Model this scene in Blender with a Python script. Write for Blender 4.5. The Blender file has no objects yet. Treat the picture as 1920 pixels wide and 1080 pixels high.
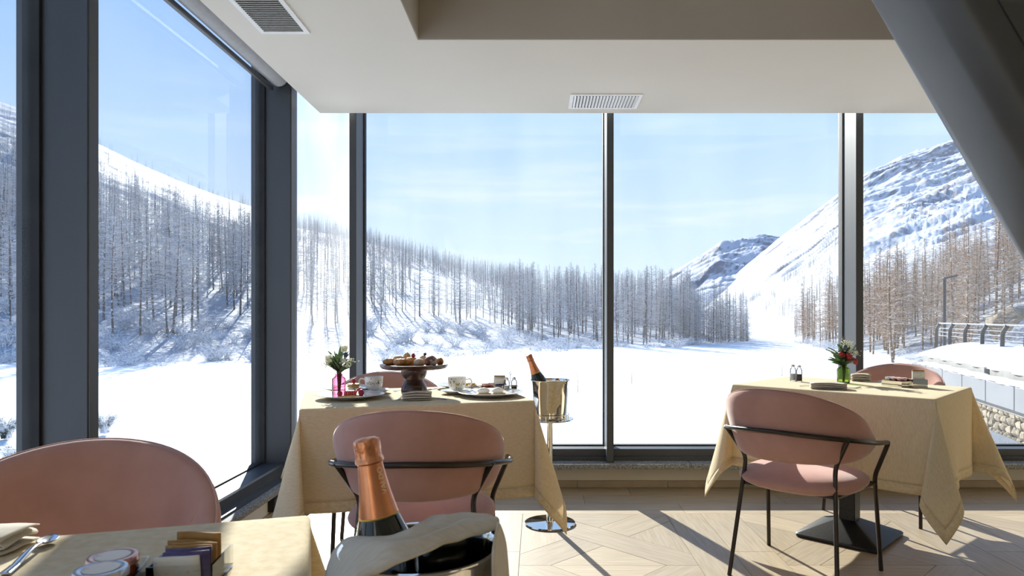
import bpy, bmesh, math, random
import numpy as np
from mathutils import Vector, Matrix, noise as mnoise

# ------------------------------------------------------------------ camera, sky, sun, exposure
F_PX, VX, VY, H = 1280.0, 1008.0, 595.0, 1.10      # focal length in px, vanishing point, eye height
scene = bpy.context.scene
cam_d = bpy.data.cameras.new('camera'); cam = bpy.data.objects.new('camera', cam_d)
scene.collection.objects.link(cam); scene.camera = cam
cam.location = (0, 0, H); cam.rotation_euler = (math.pi/2, 0, 0)
cam_d.sensor_width = 36; cam_d.lens = 36*F_PX/1920
cam_d.shift_x = -(VX-960)/1920; cam_d.shift_y = (VY-540)/1920
cam_d.clip_start = 0.02; cam_d.clip_end = 9000
cam_d.dof.use_dof = True; cam_d.dof.focus_distance = 3.6; cam_d.dof.aperture_fstop = 11

scene.view_settings.view_transform = 'Standard'; scene.view_settings.look = 'None'
scene.view_settings.gamma = 1.0; scene.view_settings.use_curve_mapping = False
scene.view_settings.exposure = 0.52
cy = scene.cycles
cy.use_denoising = True; cy.max_bounces = 7; cy.diffuse_bounces = 5; cy.transparent_max_bounces = 14; cy.use_adaptive_sampling = True; cy.adaptive_threshold = 0.04
cy.transmission_bounces = 4; cy.glossy_bounces = 3; cy.sample_clamp_indirect = 6.0; cy.caustics_reflective = False; cy.caustics_refractive = False

SUN_AZ, SUN_EL, SUN_E = math.radians(17.6), math.radians(25.6), 8.7
SUN_DIR = Vector((-math.sin(SUN_AZ)*math.cos(SUN_EL), math.cos(SUN_AZ)*math.cos(SUN_EL), math.sin(SUN_EL)))
sun_d = bpy.data.lights.new('sun', 'SUN'); sun = bpy.data.objects.new('sun', sun_d); scene.collection.objects.link(sun)
sun_d.energy = SUN_E; sun_d.angle = math.radians(0.53); sun_d.color = (1.0, 0.93, 0.82)
sun.rotation_euler = SUN_DIR.to_track_quat('Z', 'Y').to_euler(); sun.location = SUN_DIR*60

def sky_world():
    w = bpy.data.worlds.new('winter_sky'); scene.world = w; w.use_nodes = True
    nt = w.node_tree; nt.nodes.clear(); N = nt.nodes.new; L = nt.links.new
    out = N('ShaderNodeOutputWorld'); bg = N('ShaderNodeBackground'); bg.inputs['Strength'].default_value = 0.80
    tc = N('ShaderNodeTexCoord'); sep = N('ShaderNodeSeparateXYZ'); L(tc.outputs['Generated'], sep.inputs[0])
    ramp = N('ShaderNodeValToRGB'); cr = ramp.color_ramp
    cr.elements[0].position = 0.0; cr.elements[0].color = (0.86, 0.94, 1.0, 1)
    cr.elements[1].position = 1.0; cr.elements[1].color = (0.16, 0.36, 0.80, 1)
    for p, c in ((0.06, (0.76, 0.87, 0.99, 1)), (0.16, (0.64, 0.78, 0.98, 1)), (0.30, (0.46, 0.645, 0.94, 1)), (0.5, (0.28, 0.50, 0.90, 1))):
        e = cr.elements.new(p); e.color = c
    L(sep.outputs['Z'], ramp.inputs['Fac'])
    # thin cirrus, stretched along the horizon
    mp = N('ShaderNodeMapping'); mp.inputs['Scale'].default_value = (1.6, 1.6, 15.0); L(tc.outputs['Generated'], mp.inputs[0])
    no = N('ShaderNodeTexNoise'); no.inputs['Scale'].default_value = 2.2; no.inputs['Detail'].default_value = 6; no.inputs['Roughness'].default_value = 0.55
    L(mp.outputs[0], no.inputs['Vector'])
    r2 = N('ShaderNodeValToRGB'); r2.color_ramp.elements[0].position = 0.50; r2.color_ramp.elements[1].position = 0.74
    L(no.outputs['Fac'], r2.inputs['Fac'])
    band = N('ShaderNodeMapRange'); band.inputs['From Min'].default_value = 0.34; band.inputs['From Max'].default_value = 0.08
    band.inputs['To Min'].default_value = 0.0; band.inputs['To Max'].default_value = 0.75; L(sep.outputs['Z'], band.inputs['Value'])
    mul = N('ShaderNodeMath'); mul.operation = 'MULTIPLY'; L(r2.outputs['Color'], mul.inputs[0]); L(band.outputs[0], mul.inputs[1])
    mix = N('ShaderNodeMix'); mix.data_type = 'RGBA'; mix.inputs['B'].default_value = (0.97, 0.98, 1.0, 1)
    L(mul.outputs[0], mix.inputs['Factor']); L(ramp.outputs['Color'], mix.inputs['A'])
    L(mix.outputs['Result'], bg.inputs['Color']); L(bg.outputs[0], out.inputs['Surface'])
sky_world()

# ------------------------------------------------------------------ helpers
rnd = random.Random(7)
COL = scene.collection
def P(px, py, D): return Vector(((px-VX)*D/F_PX, D, H-(py-VY)*D/F_PX))
def G(px, py, z=0.0):
    D = (H-z)*F_PX/(py-VY); return Vector(((px-VX)*D/F_PX, D, z))

def link(name, me, mat=None, parent=None, loc=None, rot=None, smooth=None):
    o = bpy.data.objects.new(name, me); COL.objects.link(o)
    if mat is not None:
        me.materials.clear(); me.materials.append(mat)
    if parent is not None: o.parent = parent
    if loc is not None: o.location = loc
    if rot is not None: o.rotation_euler = rot
    return o
def mesh(name, geo, smooth=40):
    v, f = geo
    me = bpy.data.meshes.new(name); me.from_pydata([tuple(p) for p in v], [], [tuple(q) for q in f]); me.validate(); me.update()
    if smooth:
        me.shade_smooth()
        me.set_sharp_from_angle(angle=math.radians(smooth))
    return me
def obj(name, geo, mat, parent=None, loc=None, rot=None, smooth=40):
    return link(name, mesh(name, geo, smooth), mat, parent, loc, rot)
def tag(o, label=None, cat=None, group=None, kind=None):
    if label: o['label'] = label
    if cat: o['category'] = cat
    if group: o['group'] = group
    if kind: o['kind'] = kind
    return o
def thing(name, label, cat, loc=(0, 0, 0), rz=0.0, group=None, kind=None):
    o = bpy.data.objects.new(name, None); COL.objects.link(o); o.empty_display_size = 0.05
    o.location = loc; o.rotation_euler = (0, 0, rz)
    return tag(o, label, cat, group, kind)
def struct(name, loc=(0, 0, 0)):
    o = bpy.data.objects.new(name, None); COL.objects.link(o); o.empty_display_size = 0.05; o.location = loc; o['kind'] = 'structure'; return o
def sobj(name, geo, mat, smooth=0):
    o = obj(name, geo, mat, smooth=smooth); o['kind'] = 'structure'; return o
def copy_tree(o, parent=None):
    c = o.copy(); COL.objects.link(c)
    if parent is not None: c.parent = parent
    for ch in list(o.children): copy_tree(ch, c)
    return c
def solidify(o, t, off=0.0):
    m = o.modifiers.new('thickness', 'SOLIDIFY'); m.thickness = t; m.offset = off; return o

def join(*geos):
    V, Fc = [], []
    for v, f in geos:
        b = len(V); V += list(v); Fc += [tuple(i+b for i in q) for q in f]
    return V, Fc
def tf(geo, M):
    return [M @ Vector(p) for p in geo[0]], geo[1]
def mv(geo, x=0, y=0, z=0, rz=0, rx=0, ry=0, s=1.0):
    sc = Matrix.Diagonal((s, s, s, 1)) if not hasattr(s, '__len__') else Matrix.Diagonal((*s, 1))
    M = Matrix.Translation((x, y, z)) @ Matrix.Rotation(rz, 4, 'Z') @ Matrix.Rotation(ry, 4, 'Y') @ Matrix.Rotation(rx, 4, 'X') @ sc
    return tf(geo, M)
def box(x0, x1, y0, y1, z0, z1, bev=0.0, seg=2):
    if bev <= 0:
        v = [(x0,y0,z0),(x1,y0,z0),(x1,y1,z0),(x0,y1,z0),(x0,y0,z1),(x1,y0,z1),(x1,y1,z1),(x0,y1,z1)]
        return v, [(0,3,2,1),(4,5,6,7),(0,1,5,4),(1,2,6,5),(2,3,7,6),(3,0,4,7)]
    bm = bmesh.new(); bmesh.ops.create_cube(bm, size=1.0)
    for q in bm.verts: q.co = Vector(((x0+x1)/2+q.co.x*(x1-x0), (y0+y1)/2+q.co.y*(y1-y0), (z0+z1)/2+q.co.z*(z1-z0)))
    bmesh.ops.bevel(bm, geom=list(bm.edges), offset=bev, segments=seg, profile=0.5, affect='EDGES')
    bm.verts.index_update(); g = [q.co.copy() for q in bm.verts], [tuple(x.index for x in f.verts) for f in bm.faces]; bm.free(); return g
def lathe(prof, n=24, sx=1.0, sy=1.0, wob=None):
    V, Fc = [], []
    for k, (r, z) in enumerate(prof):
        for i in range(n):
            a = 2*math.pi*i/n; rr = r*(wob(a, k) if wob else 1.0)
            V.append((rr*math.cos(a)*sx, rr*math.sin(a)*sy, z))
    for k in range(len(prof)-1):
        for i in range(n):
            j = (i+1) % n; Fc.append((k*n+i, k*n+j, (k+1)*n+j, (k+1)*n+i))
    if prof[0][0] > 1e-6: Fc.append(tuple(range(n-1, -1, -1)))
    if prof[-1][0] > 1e-6: Fc.append(tuple((len(prof)-1)*n+i for i in range(n)))
    return V, Fc
def frames(pts):
    pts = [Vector(p) for p in pts]; T = []
    for i in range(len(pts)):
        a = pts[max(i-1, 0)]; b = pts[min(i+1, len(pts)-1)]; t = (b-a); T.append(t.normalized() if t.length > 1e-9 else Vector((0,0,1)))
    n = T[0].orthogonal().normalized(); out = []
    for t in T:
        n = (n - t*n.dot(t)); n = n.normalized() if n.length > 1e-6 else t.orthogonal().normalized()
        out.append((t, n, t.cross(n)))
    return pts, out
def tube(pts, r, n=8, cap=True):
    pts, fr = frames(pts); V, Fc = [], []
    rs = r if hasattr(r, '__len__') else [r]*len(pts)
    for p, (t, a, b), rr in zip(pts, fr, rs):
        for i in range(n):
            q = 2*math.pi*i/n; V.append(p + a*(rr*math.cos(q)) + b*(rr*math.sin(q)))
    for k in range(len(pts)-1):
        for i in range(n):
            j = (i+1) % n; Fc.append((k*n+i, k*n+j, (k+1)*n+j, (k+1)*n+i))
    if cap:
        Fc.append(tuple(range(n-1, -1, -1))); Fc.append(tuple((len(pts)-1)*n+i for i in range(n)))
    return V, Fc
def smooth_path(pts, sub=6):
    pts = [Vector(p) for p in pts]; out = []
    for i in range(len(pts)-1):
        p0 = pts[max(i-1,0)]; p1 = pts[i]; p2 = pts[i+1]; p3 = pts[min(i+2, len(pts)-1)]
        for k in range(sub):
            t = k/sub
            out.append(0.5*((2*p1)+(p2-p0)*t+(2*p0-5*p1+4*p2-p3)*t*t+(3*p1-p0-3*p2+p3)*t**3))
    out.append(pts[-1]); return out
def bend_path(pts, r=0.03, n=5):
    """polyline with its inner corners rounded"""
    pts = [Vector(p) for p in pts]; out = [pts[0]]
    for i in range(1, len(pts)-1):
        a, b, c = pts[i-1], pts[i], pts[i+1]
        u = (a-b); v = (c-b); d = min(r, u.length*0.45, v.length*0.45)
        s = b+u.normalized()*d; e = b+v.normalized()*d
        for k in range(n+1):
            t = k/n; out.append(s*(1-t)**2+b*2*t*(1-t)+e*t*t)
    out.append(pts[-1]); return out
def prism(poly, z0, z1):
    n = len(poly); V = [(x, y, z0) for x, y in poly]+[(x, y, z1) for x, y in poly]
    Fc = [tuple(range(n-1, -1, -1)), tuple(range(n, 2*n))]+[(i, (i+1) % n, n+(i+1) % n, n+i) for i in range(n)]
    return V, Fc
def gridf(fn, nu, nv, closed_u=False):
    V = []; Fc = []
    for j in range(nv+1):
        for i in range(nu+(0 if closed_u else 1)): V.append(fn(i/nu, j/nv))
    w = nu if closed_u else nu+1
    for j in range(nv):
        for i in range(nu):
            i2 = (i+1) % w; Fc.append((j*w+i, j*w+i2, (j+1)*w+i2, (j+1)*w+i))
    return V, Fc
def blob(rx, ry, rz, n=16, m=10, amp=0.0, sc=3.0, seed=0.0, flat=None):
    V, Fc = [], []
    for j in range(m+1):
        th = math.pi*j/m
        for i in range(n):
            ph = 2*math.pi*i/n
            d = Vector((math.sin(th)*math.cos(ph), math.sin(th)*math.sin(ph), math.cos(th)))
            k = 1+amp*mnoise.noise(d*sc+Vector((seed, seed*1.7, 0)))
            z = d.z*rz*k
            if flat is not None and z < flat: z = flat
            V.append(Vector((d.x*rx*k, d.y*ry*k, z)))
    for j in range(m):
        for i in range(n): Fc.append((j*n+i, (j+1)*n+i, (j+1)*n+(i+1) % n, j*n+(i+1) % n))
    return V, Fc
def clip(poly, a, b, c):
    """keep the part of a polygon where a*x+b*y >= c"""
    out = []
    for i in range(len(poly)):
        p, q = poly[i], poly[(i+1) % len(poly)]
        dp, dq = a*p[0]+b*p[1]-c, a*q[0]+b*q[1]-c
        if dp >= 0: out.append(p)
        if dp*dq < 0:
            t = dp/(dp-dq); out.append((p[0]+(q[0]-p[0])*t, p[1]+(q[1]-p[1])*t))
    return out
def inset(poly, g):
    """shrink a convex counter-clockwise polygon by g"""
    out = list(poly)
    for i in range(len(poly)):
        p, q = poly[i], poly[(i+1) % len(poly)]
        ex, ey = q[0]-p[0], q[1]-p[1]; l = math.hypot(ex, ey)
        if l < 1e-9: continue
        nx, ny = -ey/l, ex/l
        out = clip(out, nx, ny, nx*p[0]+ny*p[1]+g)
        if len(out) < 3: return []
    return out

# ------------------------------------------------------------------ materials
MATS = {}
def srgb(r, g, b):
    f = lambda c: (c/255/12.92) if c <= 10 else ((c/255+0.055)/1.055)**2.4
    return (f(r), f(g), f(b))
def M(name, c1, c2=None, scale=8.0, stretch=(1, 1, 1), rough=0.5, metal=0.0, bump=0.0, bscale=None, detail=4, coord='Object',
      trans=0.0, sheen=0.0, coat=0.0, ior=1.45, transmission=0.0, lo=0.35, hi=0.65, spec=0.5, per_obj=0.0):
    if name in MATS: return MATS[name]
    m = bpy.data.materials.new(name); MATS[name] = m; m.use_nodes = True
    nt = m.node_tree; N = nt.nodes.new; L = nt.links.new
    b = nt.nodes['Principled BSDF']; out = nt.nodes['Material Output']
    c2 = c2 or tuple(min(1, x*0.86) for x in c1)
    tc = N('ShaderNodeTexCoord'); mp = N('ShaderNodeMapping'); mp.inputs['Scale'].default_value = stretch
    L(tc.outputs[coord], mp.inputs['Vector'])
    no = N('ShaderNodeTexNoise'); no.inputs['Scale'].default_value = scale; no.inputs['Detail'].default_value = detail
    vec = mp.outputs[0]
    if per_obj:
        oi = N('ShaderNodeObjectInfo'); ad = N('ShaderNodeVectorMath'); ad.operation = 'ADD'
        sc = N('ShaderNodeVectorMath'); sc.operation = 'SCALE'; sc.inputs['Scale'].default_value = 37.0
        cx = N('ShaderNodeCombineXYZ')
        for i in range(3): L(oi.outputs['Random'], cx.inputs[i])
        L(cx.outputs[0], sc.inputs[0]); L(mp.outputs[0], ad.inputs[0]); L(sc.outputs[0], ad.inputs[1]); vec = ad.outputs[0]
    L(vec, no.inputs['Vector'])
    rp = N('ShaderNodeValToRGB'); rp.color_ramp.elements[0].position = lo; rp.color_ramp.elements[1].position = hi
    rp.color_ramp.elements[0].color = (*c1, 1); rp.color_ramp.elements[1].color = (*c2, 1)
    L(no.outputs['Fac'], rp.inputs['Fac']); col = rp.outputs['Color']
    if per_obj:
        hs = N('ShaderNodeHueSaturation'); mr = N('ShaderNodeMapRange'); mr.inputs['To Min'].default_value = 1-per_obj; mr.inputs['To Max'].default_value = 1+per_obj
        L(oi.outputs['Random'], mr.inputs['Value']); L(mr.outputs[0], hs.inputs['Value']); L(col, hs.inputs['Color']); col = hs.outputs['Color']
    L(col, b.inputs['Base Color'])
    b.inputs['Roughness'].default_value = rough; b.inputs['Metallic'].default_value = metal; b.inputs['IOR'].default_value = ior
    b.inputs['Transmission Weight'].default_value = transmission; b.inputs['Specular IOR Level'].default_value = spec
    b.inputs['Sheen Weight'].default_value = sheen; b.inputs['Coat Weight'].default_value = coat
    if sheen: b.inputs['Sheen Roughness'].default_value = 0.35
    if bump:
        bn = N('ShaderNodeTexNoise'); bn.inputs['Scale'].default_value = bscale or scale*4; bn.inputs['Detail'].default_value = 5
        L(vec, bn.inputs['Vector'])
        bu = N('ShaderNodeBump'); bu.inputs['Strength'].default_value = bump; bu.inputs['Distance'].default_value = 0.0015
        L(bn.outputs['Fac'], bu.inputs['Height']); L(bu.outputs[0], b.inputs['Normal'])
    if trans:
        tr = N('ShaderNodeBsdfTranslucent'); L(col, tr.inputs['Color'])
        mx = N('ShaderNodeMixShader'); mx.inputs[0].default_value = trans; L(b.outputs[0], mx.inputs[1]); L(tr.outputs[0], mx.inputs[2]); L(mx.outputs[0], out.inputs['Surface'])
    return m
def glass_pane_mat(name='window_glass', tint=(0.93, 0.97, 1.0), dirt_glare=0.012):
    m = bpy.data.materials.new(name); m.use_nodes = True; nt = m.node_tree; nt.nodes.clear(); N = nt.nodes.new; L = nt.links.new
    out = N('ShaderNodeOutputMaterial'); tr = N('ShaderNodeBsdfTransparent'); tr.inputs['Color'].default_value = (*tint, 1)
    gl = N('ShaderNodeBsdfGlossy'); gl.inputs['Roughness'].default_value = 0.0
    fr = N('ShaderNodeFresnel'); fr.inputs['IOR'].default_value = 1.38
    geo = N('ShaderNodeNewGeometry'); fr2 = N('ShaderNodeMath'); fr2.operation = 'MULTIPLY'
    inv = N('ShaderNodeMath'); inv.operation = 'SUBTRACT'; inv.inputs[0].default_value = 1.0; L(geo.outputs['Backfacing'], inv.inputs[1])
    L(fr.outputs[0], fr2.inputs[0]); L(inv.outputs[0], fr2.inputs[1])
    mx = N('ShaderNodeMixShader'); L(fr2.outputs[0], mx.inputs[0]); L(tr.outputs[0], mx.inputs[1]); L(gl.outputs[0], mx.inputs[2])
    tl = N('ShaderNodeBsdfTranslucent'); tl.inputs['Color'].default_value = (1, 1, 1, 1)
    tc = N('ShaderNodeTexCoord'); mp = N('ShaderNodeMapping'); mp.inputs['Scale'].default_value = (3, 3, 0.7); L(tc.outputs['Object'], mp.inputs[0])
    no = N('ShaderNodeTexNoise'); no.inputs['Scale'].default_value = 1.6; no.inputs['Detail'].default_value = 7; L(mp.outputs[0], no.inputs['Vector'])
    mr = N('ShaderNodeMapRange'); mr.inputs['From Min'].default_value = 0.3; mr.inputs['From Max'].default_value = 0.7
    mr.inputs['To Min'].default_value = dirt_glare*0.5; mr.inputs['To Max'].default_value = dirt_glare*1.5; L(no.outputs['Fac'], mr.inputs['Value'])
    m2 = N('ShaderNodeMixShader'); L(mr.outputs[0], m2.inputs[0]); L(mx.outputs[0], m2.inputs[1]); L(tl.outputs[0], m2.inputs[2]); L(m2.outputs[0], out.inputs['Surface'])
    return m
def clear_glass(name, tint, rough=0.0):
    """thin-walled glass for vases, jars and shakers: lets sunlight through"""
    if name in MATS: return MATS[name]
    m = bpy.data.materials.new(name); MATS[name] = m; m.use_nodes = True; nt = m.node_tree; nt.nodes.clear(); N = nt.nodes.new; L = nt.links.new
    out = N('ShaderNodeOutputMaterial'); tr = N('ShaderNodeBsdfTransparent')
    tc = N('ShaderNodeTexCoord'); no = N('ShaderNodeTexNoise'); no.inputs['Scale'].default_value = 40; L(tc.outputs['Object'], no.inputs['Vector'])
    rp = N('ShaderNodeValToRGB'); rp.color_ramp.elements[0].color = (*tint, 1); rp.color_ramp.elements[1].color = (*[min(1, t*1.15+0.03) for t in tint], 1)
    L(no.outputs['Fac'], rp.inputs['Fac']); L(rp.outputs[0], tr.inputs['Color'])
    gl = N('ShaderNodeBsdfGlossy'); gl.inputs['Roughness'].default_value = rough+0.03
    fr = N('ShaderNodeFresnel'); fr.inputs['IOR'].default_value = 1.32
    mx = N('ShaderNodeMixShader'); L(fr.outputs[0], mx.inputs[0]); L(tr.outputs[0], mx.inputs[1]); L(gl.outputs[0], mx.inputs[2]); L(mx.outputs[0], out.inputs['Surface'])
    return m
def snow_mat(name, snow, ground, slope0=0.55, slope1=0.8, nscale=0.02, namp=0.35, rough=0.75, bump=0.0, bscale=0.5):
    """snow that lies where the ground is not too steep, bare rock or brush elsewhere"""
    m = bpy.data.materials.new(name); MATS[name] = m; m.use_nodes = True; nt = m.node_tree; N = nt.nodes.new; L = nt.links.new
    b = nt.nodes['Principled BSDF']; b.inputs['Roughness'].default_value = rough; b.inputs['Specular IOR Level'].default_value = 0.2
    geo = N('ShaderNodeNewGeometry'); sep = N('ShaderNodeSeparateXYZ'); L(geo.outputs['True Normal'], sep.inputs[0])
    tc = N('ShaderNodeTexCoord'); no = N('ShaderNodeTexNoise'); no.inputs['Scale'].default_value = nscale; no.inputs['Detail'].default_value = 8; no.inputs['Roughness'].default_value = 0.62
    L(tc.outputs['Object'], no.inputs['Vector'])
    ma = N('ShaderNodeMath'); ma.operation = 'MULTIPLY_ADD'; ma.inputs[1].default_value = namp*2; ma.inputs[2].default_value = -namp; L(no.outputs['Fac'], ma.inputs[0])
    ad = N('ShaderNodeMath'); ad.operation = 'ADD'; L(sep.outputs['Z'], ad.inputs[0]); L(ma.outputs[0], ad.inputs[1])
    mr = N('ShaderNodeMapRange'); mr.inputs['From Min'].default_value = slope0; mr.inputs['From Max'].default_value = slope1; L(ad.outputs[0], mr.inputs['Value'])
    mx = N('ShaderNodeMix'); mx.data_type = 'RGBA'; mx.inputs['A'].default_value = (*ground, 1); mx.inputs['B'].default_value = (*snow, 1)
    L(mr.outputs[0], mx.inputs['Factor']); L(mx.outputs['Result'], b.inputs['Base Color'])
    if bump:
        bn = N('ShaderNodeTexNoise'); bn.inputs['Scale'].default_value = bscale; bn.inputs['Detail'].default_value = 8; L(tc.outputs['Object'], bn.inputs['Vector'])
        bu = N('ShaderNodeBump'); bu.inputs['Strength'].default_value = bump; bu.inputs['Distance'].default_value = 1.0/bscale*0.2
        L(bn.outputs['Fac'], bu.inputs['Height']); L(bu.outputs[0], b.inputs['Normal'])
    return m
# ------------------------------------------------------------------ the room
mt_frame = M('anodised_frame', (0.060, 0.064, 0.070), (0.074, 0.078, 0.084), scale=5, stretch=(1, 1, 0.15), rough=0.45, metal=0.25, spec=0.5)
mt_gasket = M('rubber_gasket', (0.012, 0.012, 0.013), (0.02, 0.02, 0.02), rough=0.7)
mt_ceiling = M('ceiling_paint', (0.69, 0.655, 0.58), (0.665, 0.63, 0.555), scale=1.5, rough=0.85, bump=0.04, bscale=60)
mt_wall = M('cream_plaster', (0.80, 0.74, 0.62), (0.77, 0.71, 0.59), scale=3, rough=0.85, bump=0.06, bscale=90)
mt_oak = M('oak_floor', (0.47, 0.385, 0.27), (0.36, 0.28, 0.185), scale=5.0, stretch=(1.2, 14, 1), rough=0.42, bump=0.05, bscale=30, detail=8, per_obj=0.12, lo=0.3, hi=0.72)
mt_grout = M('floor_grout', (0.42, 0.38, 0.32), (0.36, 0.32, 0.27), scale=30, rough=0.9)
mt_granite = M('granite', (0.30, 0.29, 0.26), (0.12, 0.115, 0.10), scale=90, rough=0.7, bump=0.2, bscale=200, lo=0.42, hi=0.6)
mt_glass = glass_pane_mat(dirt_glare=0.010)
mt_glass_glare = glass_pane_mat('window_glass_glare', dirt_glare=0.05)  # corner pane: white sun glare put in as extra scatter
mt_panel = M('warm_plaster', (0.86, 0.77, 0.62), (0.83, 0.74, 0.59), scale=3, rough=0.85)

HC = 2.372                       # dropped ceiling
XL_GLASS, XL_FIN, XL_CEIL = -1.616, -1.435, -1.355
YB_GLASS, YB_FIN, YB_WALL, YB_STONE, YB_CEIL = 4.515, 4.305, 4.42, 4.26, 4.252
REC_Y, REC_X = 3.131, -0.55      # ceiling recess
Z_RAIL, Z_STONE, Z_STONE0, Z_BASE = 0.2535, 0.182, 0.151, 0.046
X_R, Y_F = 5.2, -3.0             # right wall and the wall behind the viewer
TOP = 2.70

# floor: slab + loose parquet pieces
floor = sobj('floor', box(-1.70, X_R+0.2, Y_F-0.2, 4.62, -0.25, -0.012), mt_grout)
def floor_piece(name, poly, ang):
    q = inset(poly, 0.0011)
    if len(q) < 3: return
    cx = sum(p[0] for p in q)/len(q); cyy = sum(p[1] for p in q)/len(q)
    ca, sa = math.cos(-ang), math.sin(-ang)
    loc = [((x-cx)*ca-(y-cyy)*sa, (x-cx)*sa+(y-cyy)*ca) for x, y in q]
    zt = rnd.uniform(-0.0006, 0.0)
    g = prism(loc, -0.012, zt)
    o = obj(name, g, mt_oak, floor, loc=(cx, cyy, 0), rot=(0, 0, ang), smooth=0)
PAN, PL = 0.797, 0.199
xs0 = -0.083
Y_TOP = 3.826
# three border rows along the window wall
for r in range(3):
    y0 = Y_TOP+r*PL; y1 = min(y0+PL, YB_WALL-0.002) if r == 2 else y0+PL
    x = -1.55+[0.0, -0.55, -0.25][r]
    while x < X_R:
        a, b_ = max(x, -1.52), min(x+1.19, X_R)
        if b_ > a: floor_piece('floor_plank', [(a, y0), (b_, y0), (b_, y1), (a, y1)], 0.0)
        x += 1.19
for c in range(-1, 4):
    x0 = xs0+c*(PAN+2*PL); x1 = x0+PAN
    # two planks running into the room beside each panel
    for k in range(2):
        a, b_ = x1+k*PL, x1+(k+1)*PL
        if a > X_R: continue
        b_ = min(b_, X_R); y = Y_TOP-(0.0, 0.62)[k]
        ys = Y_TOP; 
        while ys > -0.6:
            ye = y if y < ys-0.01 else y-1.19
            y = ye
            floor_piece('floor_plank', [(a, ye), (b_, ye), (b_, ys), (a, ys)], math.pi/2)
            ys = ye
    for r in range(5):
        y1 = Y_TOP-r*PAN; y0 = y1-PAN
        if x0 > X_R-0.1 or y1 < -0.4: continue
        xa = max(x0, -1.52); xb = min(x1, X_R)
        sq = [(xa, y0), (xb, y0), (xb, y1), (xa, y1)]
        cx, cyy = (x0+x1)/2, (y0+y1)/2; s = 0.70710678; hw = PL/2
        flip = 1 if (c+r) % 2 else -1
        d1 = (s, s*flip); n1 = (-d1[1], d1[0]); d2 = n1; n2 = (-d2[1], d2[0])
        c1 = n1[0]*cx+n1[1]*cyy; c2 = n2[0]*cx+n2[1]*cyy
        band = clip(clip(sq, n1[0], n1[1], c1-hw), -n1[0], -n1[1], -c1-hw)
        a1 = math.atan2(d1[1], d1[0]); a2 = math.atan2(d2[1], d2[0])
        floor_piece('floor_plank', band, a1)
        for sg in (1, -1):
            rest = clip(sq, sg*n1[0], sg*n1[1], sg*c1+hw)
            if len(rest) < 3: continue
            mid = clip(clip(rest, n2[0], n2[1], c2-hw), -n2[0], -n2[1], -c2-hw)
            if len(mid) >= 3: floor_piece('floor_plank', mid, a2)
            for sg2 in (1, -1):
                tri = clip(rest, sg2*n2[0], sg2*n2[1], sg2*c2+hw)
                if len(tri) < 3: continue
                # each corner triangle is laid in two boards
                tx = [p[0] for p in tri]; ty = [p[1] for p in tri]
                horiz = (max(tx)-min(tx)) > (max(ty)-min(ty))
                floor_piece('floor_plank', tri, 0.0 if horiz else math.pi/2)

# ceiling: dropped band with a deep recess, and the roof above the window gap
ceil_g = join(box(XL_CEIL, REC_X, Y_F, YB_CEIL, HC, 2.9), box(REC_X, X_R, REC_Y, YB_CEIL, HC, 2.9), box(REC_X, X_R, Y_F, -0.6, HC, 2.9), box(REC_X, X_R, -0.6, REC_Y, 2.82, 2.9))
ceiling = sobj('ceiling', ceil_g, mt_ceiling)
sobj('trim_1', join(box(-1.72, X_R+0.2, Y_F-0.2, 4.62, 2.9, 3.05), box(-1.72, X_R, YB_GLASS-0.10, 4.62, TOP, 2.9), box(-1.72, XL_GLASS+0.10, Y_F, YB_GLASS-0.1, TOP, 2.9)), mt_frame)
mt_recess = M('taupe_recess', (0.41, 0.375, 0.325), (0.39, 0.355, 0.305), scale=2, rough=0.85)  # thin sheets make the recess sides a darker taupe than the ceiling
obj('recess_sides', join(box(REC_X, X_R, REC_Y-0.004, REC_Y, HC+0.003, 2.82), box(REC_X, REC_X+0.004, -0.6, REC_Y-0.004, HC+0.003, 2.82)), mt_recess, ceiling, smooth=0)
# walls that close the room off to the right and behind the viewer
sobj('wall_right', box(X_R, X_R+0.2, Y_F, 4.62, -0.01, 2.9), mt_panel)
sobj('wall_front', box(-1.7, X_R, Y_F-0.2, Y_F, -0.01, 2.9), mt_panel)

# low wall, stone ledge and skirting under the back windows
sobj('wall_back', box(-1.50, X_R, YB_WALL, 4.60, -0.012, Z_STONE0), mt_wall)
bb = struct('baseboard_back'); bb.location = (0, YB_WALL, 0)
x = -1.50; k = 0
while x < X_R-0.1:
    x2 = min(x+0.585, X_R)
    obj('skirting_plank', box(x+0.001, x2-0.001, -0.012, 0.0, 0.0, Z_BASE, 0.002, 1), mt_oak, bb); x = x2
lg = struct('trim_2'); lg.location = (0, YB_STONE, Z_STONE0)
x = -1.43
for x2 in (-0.20, 0.96, 2.05, 3.2, 4.3, X_R):
    obj('stone_slab', box(x+0.0015, x2-0.0015, 0, 0.30, 0, Z_STONE-Z_STONE0, 0.004, 2), mt_granite, lg); x = x2
# same along the left wall
sobj('wall_left', box(-1.66, -1.445, Y_F, 4.41, -0.012, Z_STONE0), mt_wall)
bl = struct('baseboard_left'); bl.location = (-1.445, 0, 0); y = Y_F+0.02
while y < 4.38:
    y2 = min(y+0.585, 4.405); obj('skirting_plank', box(0, 0.012, y+0.001, y2-0.001, 0, Z_BASE, 0.002, 1), mt_oak, bl); y = y2
lg2 = struct('trim_3'); lg2.location = (-1.385, 0, Z_STONE0); y = Y_F+0.02
while y < 4.2:
    y2 = min(y+1.16, 4.258); obj('stone_slab', box(-0.22, 0, y+0.0015, y2-0.0015, 0, Z_STONE-Z_STONE0, 0.004, 2), mt_granite, lg2); y = y2

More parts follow.
